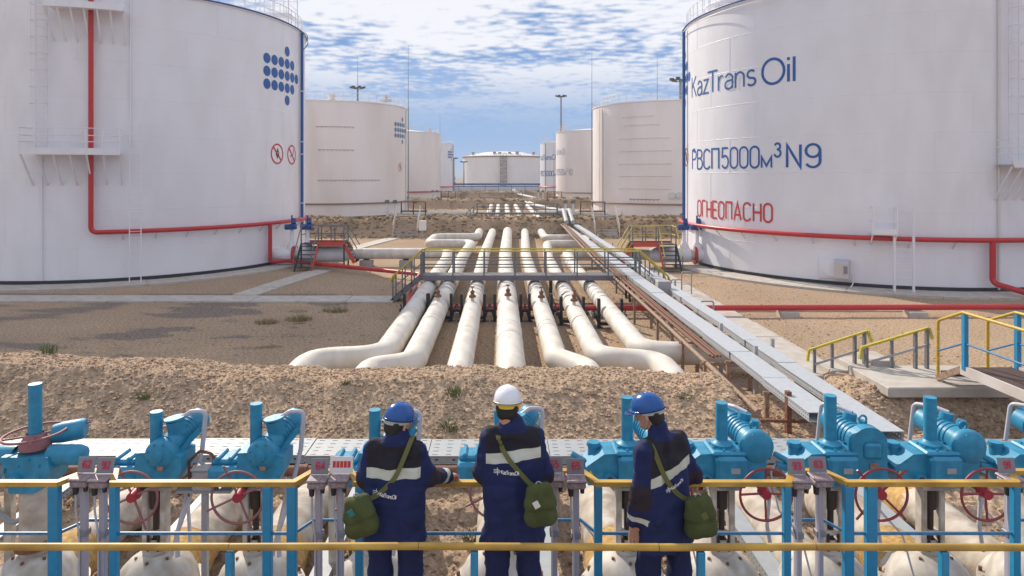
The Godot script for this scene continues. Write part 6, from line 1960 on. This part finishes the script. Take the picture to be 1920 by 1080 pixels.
func make_person(label, at, J, helmet_m, band_m, sd, stripe_fn, yoke_half):
	var o = thing("person", label, "person", at, "workers at the railing")
	var yaw = J.yaw
	var T = Basis(Vector3.UP, yaw)
	var c = J.chest          # offset of the upper body
	var s = J.scale
	var sh = [c + T * Vector3(-0.165, 1.43 * s, 0.01), c + T * Vector3(0.165, 1.43 * s, 0.01)]
	var hip = [T * Vector3(-0.1, 0.93 * s, 0), T * Vector3(0.1, 0.93 * s, 0)]
	var knee = [Vector3(-0.115, 0.5 * s, -0.03), Vector3(0.115, 0.5 * s, -0.03)]
	var ankle = [Vector3(-0.125, 0.09, 0.02), Vector3(0.125, 0.09, 0.02)]
	var neck = c + Vector3(0, 1.5 * s, -0.01)
	var head = neck + J.head
	# ---- body: one continuous figure under the clothes
	var body = [[neck, 0.058, head + Vector3(0, -0.05, 0.0), 0.055]]
	for k in 2:
		body.append([sh[k], 0.045, J.elbow[k], 0.04])
		body.append([J.elbow[k], 0.04, J.wrist[k], 0.027])
		body.append([hip[k], 0.075, knee[k], 0.055])
		body.append([knee[k], 0.058, ankle[k], 0.04])
		body.append([ankle[k], 0.04, ankle[k] + Vector3(0, -0.04, -0.15), 0.03])
		body.append([sh[k], 0.045, neck + Vector3(0, -0.06, 0), 0.06])
		body.append([c + T * Vector3([-0.085, 0.085][k], 1.31 * s, 0), 0.082, T * Vector3([-0.07, 0.07][k], 0.95 * s, 0), 0.082])
	var all = net(body, 0.019, 0.04)
	var H = Basis(Vector3.UP, J.face) * Basis(Vector3.RIGHT, J.nod)
	var skull = []
	for q in [[Vector3(0, 0.035, 0.025), 0.078, Vector3(0, 0.035, -0.025), 0.076], [Vector3(0, -0.03, -0.03), 0.062, Vector3(0, -0.075, -0.055), 0.036], [Vector3(0, 0.0, 0.03), 0.066, Vector3(0, -0.1, 0.02), 0.055], [Vector3(0, 0.012, -0.098), 0.012, Vector3(0, -0.028, -0.116), 0.016], [Vector3(-0.028, -0.062, -0.088), 0.01, Vector3(0.028, -0.062, -0.088), 0.01], [Vector3(-0.05, 0.026, -0.084), 0.012, Vector3(0.05, 0.026, -0.084), 0.012], [Vector3(-0.077, 0.012, 0.01), 0.011, Vector3(-0.083, -0.03, 0.004), 0.009], [Vector3(0.077, 0.012, 0.01), 0.011, Vector3(0.083, -0.03, 0.004), 0.009]]:
		skull.append([head + H * q[0], q[1], head + H * q[2], q[3]])
	add_mesh(all, net(skull, 0.0075, 0.022))
	for k in 2:
		add_mesh(all, net(hand_bones(J.wrist[k], J.hand[k], -1.0 if k == 1 else 1.0, J.curl[k]), 0.0062, 0.008))
	part("body", all, M.skin, o)
	for k in 2:
		part("eye", MB.new().ball(head + H * Vector3([-0.031, 0.031][k], 0.008, -0.089), Vector3.ONE * 0.0105, 10, 6), M.eye_dark, o)
	# ---- hair under the helmet
	var hair = []
	for q in [[Vector3(-0.03, 0.0, 0.048), 0.053, Vector3(0.03, 0.0, 0.048), 0.053], [Vector3(-0.028, -0.045, 0.052), 0.045, Vector3(0.028, -0.045, 0.052), 0.045], [Vector3(-0.065, 0.02, 0.02), 0.02, Vector3(-0.07, -0.01, 0.015), 0.012], [Vector3(0.065, 0.02, 0.02), 0.02, Vector3(0.07, -0.01, 0.015), 0.012]]:
		hair.append([head + H * q[0], q[1], head + H * q[2], q[3]])
	part("hair", net(hair, 0.009, 0.02), M.hair, o)
	# ---- helmet
	var hm = Node3D.new()
	hm.name = "helmet"
	o.add_child(hm)
	hm.transform = Transform3D(H * Basis(Vector3.RIGHT, 0.06).scaled(Vector3(0.95, 0.97, 0.95)), head + H * Vector3(0, 0.042, 0.0))
	var shell = MB.new()
	var rings = 12
	var seg = 32
	for q in rings + 1:
		var t = PI * 0.5 * q / rings
		for e in seg:
			var a = TAU_ * e / seg
			var rad = cos(t)
			var ridge = 0.006 * exp(-pow(sin(a) * 9.0 * maxf(rad, 0.15), 2.0)) * (1.0 - rad * 0.6)
			var p = Vector3(sin(a) * 0.108 * pow(rad, 0.8), sin(t) * 0.115 + ridge, -cos(a) * 0.134 * pow(rad, 0.8))
			shell.vert(p, (p / Vector3(0.0117, 0.0132, 0.018)).normalized())
	for q in rings: shell.skin(q * seg, (q + 1) * seg, seg)
	part("shell", shell, helmet_m, hm)
	var brim = MB.new()
	for e in seg:
		var a = TAU_ * e / seg
		var ext = 0.008 + 0.052 * pow(maxf(cos(a), 0.0), 1.5)
		for q in [[0.0, 0.004], [1.0, -0.004 - 0.25 * ext], [1.0, -0.008 - 0.25 * ext], [0.0, -0.004]]:
			var rr = Vector3(sin(a) * (0.107 + ext * q[0]), q[1], -cos(a) * (0.133 + ext * q[0]))
			brim.vert(rr, Vector3(sin(a) * 0.3, 1.0 if q[1] > -0.004 else -1.0, -cos(a) * 0.3).normalized())
	for e in seg:
		var b0 = e * 4
		var b1 = ((e + 1) % seg) * 4
		for q in 3:
			brim.face(b0 + q, b1 + q, b1 + q + 1)
			brim.face(b0 + q, b1 + q + 1, b0 + q + 1)
	part("brim", brim, helmet_m, hm)
	var band = MB.new()
	for e in 22:
		var a0 = PI * 0.45 + PI * 1.1 * e / 22.0
		var a1 = PI * 0.45 + PI * 1.1 * (e + 1) / 22.0
		var pa = Vector3(sin(a0) * 0.1, 0, -cos(a0) * 0.124)
		var pb = Vector3(sin(a1) * 0.1, 0, -cos(a1) * 0.124)
		var y0 = -0.018 - 0.014 * sin((a0 - PI * 0.45) / 1.1)
		var y1 = -0.018 - 0.014 * sin((a1 - PI * 0.45) / 1.1)
		var u = Vector3(0, 0.024, 0)
		band.quad(pa + Vector3(0, y0, 0) - u * 0.4, pb + Vector3(0, y1, 0) - u * 0.4, pb + Vector3(0, y1, 0) + u, pa + Vector3(0, y0, 0) + u, pa)
	part("headband", band, band_m, hm)
	if J.strap: part("chin_strap", MB.new().tube(rounded([Vector3(-0.092, -0.01, 0.0), Vector3(-0.088, -0.07, 0.01), Vector3(-0.05, -0.13, -0.03), Vector3(0.0, -0.15, -0.06), Vector3(0.05, -0.13, -0.03), Vector3(0.088, -0.07, 0.01), Vector3(0.092, -0.01, 0.0)], 0.03), 0.006, 6), M.harness_grey, hm)
	# ---- trousers and boots
	var tr = []
	for k in 2:
		tr.append([hip[k] + Vector3(0, 0.02, 0), 0.11, knee[k], 0.087])
		tr.append([knee[k], 0.09, ankle[k] + Vector3(0, 0.03, 0), 0.088])
	tr.append([hip[0], 0.11, hip[1], 0.11])
	part("trousers", rumple(net(tr, 0.017, 0.03), 0.018, 6.0, sd), M.navy_cloth, o)
	for k in 2:
		var bt = [[ankle[k] + Vector3(0, 0.02, 0.0), 0.055, ankle[k] + Vector3(0, -0.035, 0.02), 0.055], [ankle[k] + Vector3(0, -0.04, 0.02), 0.05, ankle[k] + Vector3(0, -0.05, -0.15), 0.042]]
		part("boot", net(bt, 0.012, 0.03, 0.005), M.boot, o)
	# ---- jacket
	var jk = []
	for k in 2:
		var e = [-1.0, 1.0][k]
		jk.append([sh[k], 0.069, J.elbow[k], 0.058])
		jk.append([J.elbow[k], 0.058, J.wrist[k].lerp(J.elbow[k], 0.05), 0.05])
		jk.append([c + T * Vector3(e * 0.12, 1.33 * s, 0.0), 0.11, c * 0.6 + T * Vector3(e * 0.1, 1.05 * s, 0.01), 0.11])
		jk.append([c * 0.6 + T * Vector3(e * 0.1, 1.05 * s, 0.01), 0.11, T * Vector3(e * 0.1, 0.72 * s, 0.0), 0.125])
		jk.append([T * Vector3(e * 0.1, 0.72 * s, 0.0), 0.125, T * Vector3(e * 0.105, 0.55 * s, 0.0), 0.13])
		jk.append([c + T * Vector3(e * 0.155, 1.43 * s, 0.01), 0.072, neck + Vector3(0, -0.03, 0.01), 0.076])
	jk.append([neck + Vector3(0, -0.03, 0.008), 0.078, neck.lerp(head, 0.3) + Vector3(0, 0.0, 0.008), 0.074])
	jk.append([c + Vector3(0, 1.3 * s, 0.01), 0.125, Vector3(0, 0.7 * s, 0.01), 0.13])
	var jm = rumple(net(jk, 0.0135, 0.045, J.hem), 0.026, 5.0, sd + 3)
	var iT = T.inverse()
	var side_of = func(p): return absf((iT * (p - c)).x) - yoke_half
	var pieces = cut_mesh(jm, side_of)
	var torso = cut_mesh(pieces[0], func(p): return stripe_fn.call(p) - 0.036)
	var band2 = cut_mesh(torso[0], func(p): return stripe_fn.call(p) + 0.036)
	var collar = cut_mesh(torso[1], func(p): return minf(p.y - neck.y + 0.012, 0.118 - Vector2(p.x - neck.x, p.z - neck.z).length()))
	part("yoke", collar[0], M.black_cloth, o)
	part("reflective_stripe", band2[1], M.stripe_cloth, o)
	part("collar", collar[1], M.blue_cloth, o)
	var lower = MB.new()
	add_mesh(lower, band2[0])
	var rest = pieces[1]
	for k in 2:
		var ab = J.wrist[k] - J.elbow[k]
		var along = func(p):
			var q = p - J.elbow[k]
			var t = q.dot(ab) / ab.length_squared()
			return absf(t - 0.74) - 0.08 if (q - ab * t).length() < 0.12 and t > 0.3 else 1.0
		var cuff = cut_mesh(rest, along)
		part("cuff_stripe", cuff[0], M.stripe_cloth, o)
		var patch = cut_mesh(cuff[1], func(p): return (p - J.elbow[k] - ab * 0.12).length() - 0.105)
		part("elbow_patch", patch[0], M.patch_cloth, o)
		rest = patch[1]
	add_mesh(lower, rest)
	part("jacket", lower, M.blue_cloth, o)
	# ---- back print, laid on the cloth
	var on_back = func(x, y):
		var p = Vector3(x, y, 0.6)
		for q in 40:
			var d = field_at(jk, 0.045, p)
			if d < 0.002: break
			p.z -= d * 0.9
		return p
	var bw = J.print
	var place = func(p, lift): return on_back.call(bw[0] + (p.x * cos(bw[2]) - p.y * sin(bw[2])) * bw[3], bw[1] + (p.x * sin(bw[2]) + p.y * cos(bw[2])) * bw[3]) + Vector3(0, 0, 0.014 + lift)
	var logo = []
	for q in [[0.0, 0.15], [0.0, 0.5], [0.0, 0.85]]: logo.append(pl([[q[0], q[1]], [1.15, q[1]]]))
	logo.append(pl([[0.85, -0.35], [0.85, 1.35]]))
	logo.append(pl([[1.1, 0.15], [1.5, 0.5], [1.1, 0.85]]))
	var ts = text_strokes("KazTransOil", 0.14)
	for st in ts[0]:
		var q2 = []
		for p in st: q2.append(Vector2(p.x * 0.62 + 1.75, p.y * 0.8))
		logo.append(q2)
	part("back_print", ribbon_text(MB.new(), logo, 0.06, place, func(p): return Vector3.BACK), M.white_print, o)
	return [o, jk, at]

# shoulder bag: a soft pouch with flap, and a strap over the back
func make_bag(label, who, path, pouch, tilt, tag_m, tag_at, sd):
	var o = thing("shoulder_bag", label, "bag", who[2], "olive shoulder bags")
	var jk = who[1]
	var pts = []
	for q in path:
		var p = Vector3(q[0], q[1], 0.6 * q[2])
		for k in 50:
			var d = field_at(jk, 0.045, p)
			if d < 0.002: break
			p.z -= d * 0.9 * q[2]
		pts.append(p + Vector3(0, q[3], 0.016 * q[2]))
	pts.append(pouch + Vector3(0, 0.08, 0))
	var dense = []
	for k in pts.size() - 1:
		for q in 5: dense.append(pts[k].lerp(pts[k + 1], q / 5.0))
	dense.append(pts[-1])
	for it in 3:
		for k in range(1, dense.size() - 1): dense[k] = (dense[k - 1] + dense[k] * 2.0 + dense[k + 1]) * 0.25
	var strap = MB.new()
	var prev = -1
	for k in dense.size():
		var t = (dense[mini(k + 1, dense.size() - 1)] - dense[maxi(k - 1, 0)]).normalized()
		var nrm = Vector3.BACK if dense[k].z > -0.02 else Vector3.FORWARD
		if dense[k].y > 1.44 and absf(dense[k].z) < 0.09: nrm = Vector3.UP
		var side = t.cross(nrm).normalized() * 0.017
		nrm = side.cross(t).normalized()
		if nrm.dot(dense[k] - Vector3(0, dense[k].y, 0)) < 0.0 and absf(nrm.y) < 0.7: nrm = -nrm
		var k0 = strap.v.size()
		strap.vert(dense[k] - side, nrm); strap.vert(dense[k] + side, nrm)
		strap.vert(dense[k] - side - nrm * 0.006, -nrm); strap.vert(dense[k] + side - nrm * 0.006, -nrm)
		if prev >= 0:
			for e in [[0, 1], [1, 3], [3, 2], [2, 0]]:
				strap.face(prev + e[0], prev + e[1], k0 + e[1])
				strap.face(prev + e[0], k0 + e[1], k0 + e[0])
		prev = k0
	part("strap", strap, M.strap_green, o)
	var B = Basis(Vector3.BACK, tilt).scaled(Vector3(0.70, 0.88, 0.62))
	var bones = []
	for e in [-1.0, 1.0]:
		bones.append([pouch + B * Vector3(e * 0.06, 0.09, 0.0), 0.05, pouch + B * Vector3(e * 0.075, -0.1, 0.01), 0.065])
	bones.append([pouch + B * Vector3(-0.07, -0.11, 0.01), 0.06, pouch + B * Vector3(0.07, -0.11, 0.01), 0.06])
	bones.append([pouch + B * Vector3(0, 0.08, 0.01), 0.05, pouch + B * Vector3(0, -0.08, 0.02), 0.06])
	part("pouch", rumple(net(bones, 0.0095, 0.04), 0.008, 6.0, sd), M.bag_green, o)
	var fl = []
	for e in [-1.0, 1.0]: fl.append([pouch + B * Vector3(e * 0.07, 0.1, 0.015), 0.047, pouch + B * Vector3(e * 0.085, 0.0, 0.03), 0.052])
	fl.append([pouch + B * Vector3(-0.08, 0.0, 0.03), 0.05, pouch + B * Vector3(0.08, 0.0, 0.03), 0.05])
	fl.append([pouch + B * Vector3(0, 0.09, 0.02), 0.05, pouch + B * Vector3(0, -0.02, 0.04), 0.05])
	part("flap", rumple(net(fl, 0.0095, 0.03), 0.008, 6.0, sd + 1), M.bag_green, o)
	part("tag", MB.new().cbox(pouch + B * Vector3(tag_at.x, tag_at.y, 0.138), Vector3(0.042, 0.05, 0.004), 0.001, Basis(Vector3.BACK, tilt + 0.4)), tag_m, o)
	part("buckle", MB.new().torus(pouch + B * Vector3(0.0, 0.15, 0.02), Basis(), 0.02, 0.004, 14, 5), M.zinc_dull, o)

func make_people():
	# hands face along -z; the railing's rear handrail lies at z = -0.38 from each person
	var grip = Basis(Vector3.RIGHT, -0.25)
	var p1 = make_person("person in blue helmet and navy jacket, bag at left hip, right hand on rail", V(-0.79, 2.0, 4.83), {"yaw": -0.06, "scale": 0.94, "chest": Vector3(0.0, 0, -0.06), "head": Vector3(0.01, 0.115, -0.035), "face": -0.75, "nod": -0.25, "hem": 0.71,
		"elbow": [Vector3(-0.235, 1.13, -0.06), Vector3(0.25, 1.13, -0.08)], "wrist": [Vector3(-0.2, 1.02, -0.27), Vector3(0.375, 1.045, -0.27)], "hand": [grip, Basis(Vector3.UP, -0.35) * grip], "curl": [1.1, 0.9], "strap": true, "print": [-0.15, 1.075, -0.04, 0.032]}, M.helmet_blue, M.harness_grey, 31, func(p): return p.y - 1.215 - 0.02 * p.x, 0.2)
	make_bag("olive green shoulder bag at the left hip of the person at left", p1, [[0.12, 1.28, -1.0, 0.0], [0.13, 1.42, -1.0, 0.03], [0.12, 1.42, 1.0, 0.02], [0.08, 1.34, 1.0, 0.0], [0.02, 1.2, 1.0, 0.0], [-0.06, 1.12, 1.0, 0.0], [-0.13, 1.06, 1.0, 0.0]], Vector3(-0.225, 0.98, 0.16), 0.22, M.tag_teal, Vector2(-0.05, 0.06), 41)
	var p2 = make_person("person in white helmet and navy jacket, standing in the middle with bag at right hip", V(0.085, 2.0, 4.8), {"yaw": 0.03, "scale": 1.02, "chest": Vector3(0, 0, -0.03), "head": Vector3(-0.04, 0.145, -0.03), "face": -0.08, "nod": -0.2, "hem": 0.70,
		"elbow": [Vector3(-0.235, 1.19, -0.06), Vector3(0.25, 1.18, -0.06)], "wrist": [Vector3(-0.17, 1.05, -0.26), Vector3(0.19, 1.05, -0.26)], "hand": [grip, grip], "curl": [1.1, 1.1], "strap": false, "print": [-0.14, 1.255, 0.03, 0.032]}, M.helmet_white, M.harness_yellow, 32, func(p): return p.y - 1.365 - 0.13 * p.x, 0.2)
	make_bag("olive green shoulder bag with white tag on the person in white helmet", p2, [[-0.13, 1.3, -1.0, 0.0], [-0.115, 1.48, -1.0, 0.03], [-0.11, 1.49, 1.0, 0.02], [-0.08, 1.42, 1.0, 0.0], [-0.02, 1.34, 1.0, 0.0], [0.06, 1.25, 1.0, 0.0], [0.12, 1.18, 1.0, 0.0]], Vector3(0.19, 1.08, 0.17), 0.1, M.tag_white, Vector2(-0.04, 0.03), 42)
	var hang = Basis(Vector3.RIGHT, -1.45)
	var p3 = make_person("person in blue helmet turned left, left arm hanging, at right of the three", V(1.2, 2.0, 4.78), {"yaw": 0.55, "scale": 0.99, "chest": Vector3(-0.02, 0, -0.03), "head": Vector3(-0.075, 0.14, -0.04), "face": 1.05, "nod": -0.3, "hem": 0.70,
		"elbow": [Vector3(-0.205, 1.13, 0.11), Vector3(0.25, 1.14, -0.13)], "wrist": [Vector3(-0.235, 0.885, 0.06), Vector3(0.17, 1.03, -0.28)], "hand": [hang, grip], "curl": [0.5, 1.1], "strap": true, "print": [-0.02, 1.14, 0.42, 0.026]}, M.helmet_blue, M.harness_grey, 33, func(p): return p.y - 1.245 - 0.30 * p.x, 0.19)
	make_bag("olive green shoulder bag at the right hip of the person turned left", p3, [[-0.15, 1.26, -1.0, 0.0], [-0.14, 1.44, -1.0, 0.03], [-0.12, 1.45, 1.0, 0.02], [-0.08, 1.36, 1.0, 0.0], [-0.02, 1.22, 1.0, 0.0], [0.06, 1.12, 1.0, 0.0], [0.13, 1.06, 1.0, 0.0]], Vector3(0.225, 0.97, 0.1), 0.12, M.strap_green, Vector2(0.02, 0.03), 43)

func _ready():
	rng.seed = 77
	soil_noise.seed = 3
	soil_noise.noise_type = FastNoiseLite.TYPE_SIMPLEX_SMOOTH
	soil_noise.frequency = 0.35
	soil_noise.fractal_octaves = 4
	soil_noise.fractal_gain = 0.6
	soft_noise.seed = 8
	soft_noise.noise_type = FastNoiseLite.TYPE_SIMPLEX_SMOOTH
	soft_noise.frequency = 0.3
	soft_noise.fractal_octaves = 4
	make_camera_and_light()
	make_materials()
	make_ground()
	make_paths()
	make_left_tank()
	make_right_tank()
	make_other_tanks()
	make_pipelines()
	make_footbridge("grey footbridge with yellow handrails over the pipelines, the nearer one", V(0, 0, 28.3), M.yellow_pale)
	make_footbridge("small dark railed far footbridge over the pipelines beyond the second bank", V(0.6, 0, 76.0), M.deck_purple)
	make_valve_stairs("dark stair with orange red landing beside the left tank", -11.2, 38.6, 1.0, M.orange_red, M.grey_steel)
	make_valve_stairs("stair with yellow handrails and red landing beside the lettered tank", 9.6, 38.2, -1.0, M.orange_red, M.yellow_pale)
	make_fire_main()
	make_trays()
	make_yard_details()
	make_far_things()
	make_valves()
	make_posts()
	make_platform()
	make_railings()
	make_people()
	scatter_clods("soil_clods", "loose soil clods on the front slope of the earth bank", 26000, -11.0, 7.2, 11.6, 14.2, 0.006, 0.042, 5)
	scatter_clods("soil_clods", "loose soil clods on the ground of the valve pit", 12000, -7.5, 7.5, 7.4, 10.7, 0.006, 0.045, 6)
	scatter_clods("soil_clods", "loose soil clods on the steep bank below the concrete pad", 3500, 6.2, 11.0, 11.8, 13.6, 0.01, 0.06, 7)
	scatter_clods("yard_gravel", "scattered gravel on the yard around the pipelines", 9000, -14.0, 14.0, 16.0, 34.0, 0.01, 0.05, 8)
	scatter_clods("bank_scrub", "dry scrub and clods covering the second earth bank", 9000, -32.0, 32.0, 55.8, 63.5, 0.03, 0.22, 9, Color(0.72, 0.68, 0.6))
	scatter_clods("bank_scrub", "dry scrub and clods covering the farther earth banks", 6000, -26.0, 26.0, 105.0, 164.0, 0.05, 0.35, 10, Color(0.72, 0.68, 0.58))
	scatter_clods("stones", "larger pale stones lying on the earth bank and in the pit", 500, -9.0, 7.0, 8.0, 14.2, 0.03, 0.085, 11, Color(1.12, 1.12, 1.15))
	var spots = [[-6.9, 12.6, 0.2, true, "green weed tuft on the bank at left"], [-3.1, 13.0, 0.12, true, "tiny weed on the bank above the second person's left"], [-0.95, 12.0, 0.22, true, "green weed tuft low on the bank between the first two people"], [-0.9, 12.75, 0.24, true, "green weed tuft high on the bank between the first two people"], [3.6, 12.85, 0.2, true, "green weed tuft on the bank above the third person"], [-9.9, 14.2, 0.3, true, "grassy tuft on the crest at the left edge"], [4.1, 11.9, 0.18, true, "green weed tuft low on the bank right of the third person"], [-0.4, 9.2, 0.2, true, "flat green weed in the pit between the first two people"], [-2.0, 8.9, 0.14, true, "tiny green weed in the pit beside the paper sign post"], [-7.6, 24.4, 0.26, false, "dry brown weed patch on the shaded yard, nearer one"], [-6.6, 26.0, 0.26, false, "dry brown weed patch on the shaded yard, by the path"], [-8.6, 23.9, 0.22, false, "dry brown weed patch on the shaded yard, left one"]]
	var k = 0
	for s in spots:
		make_tuft("weed_tuft", s[4], s[0], s[1], s[2], s[3], 60 if s[3] else 240, 60 + k)
		k += 1
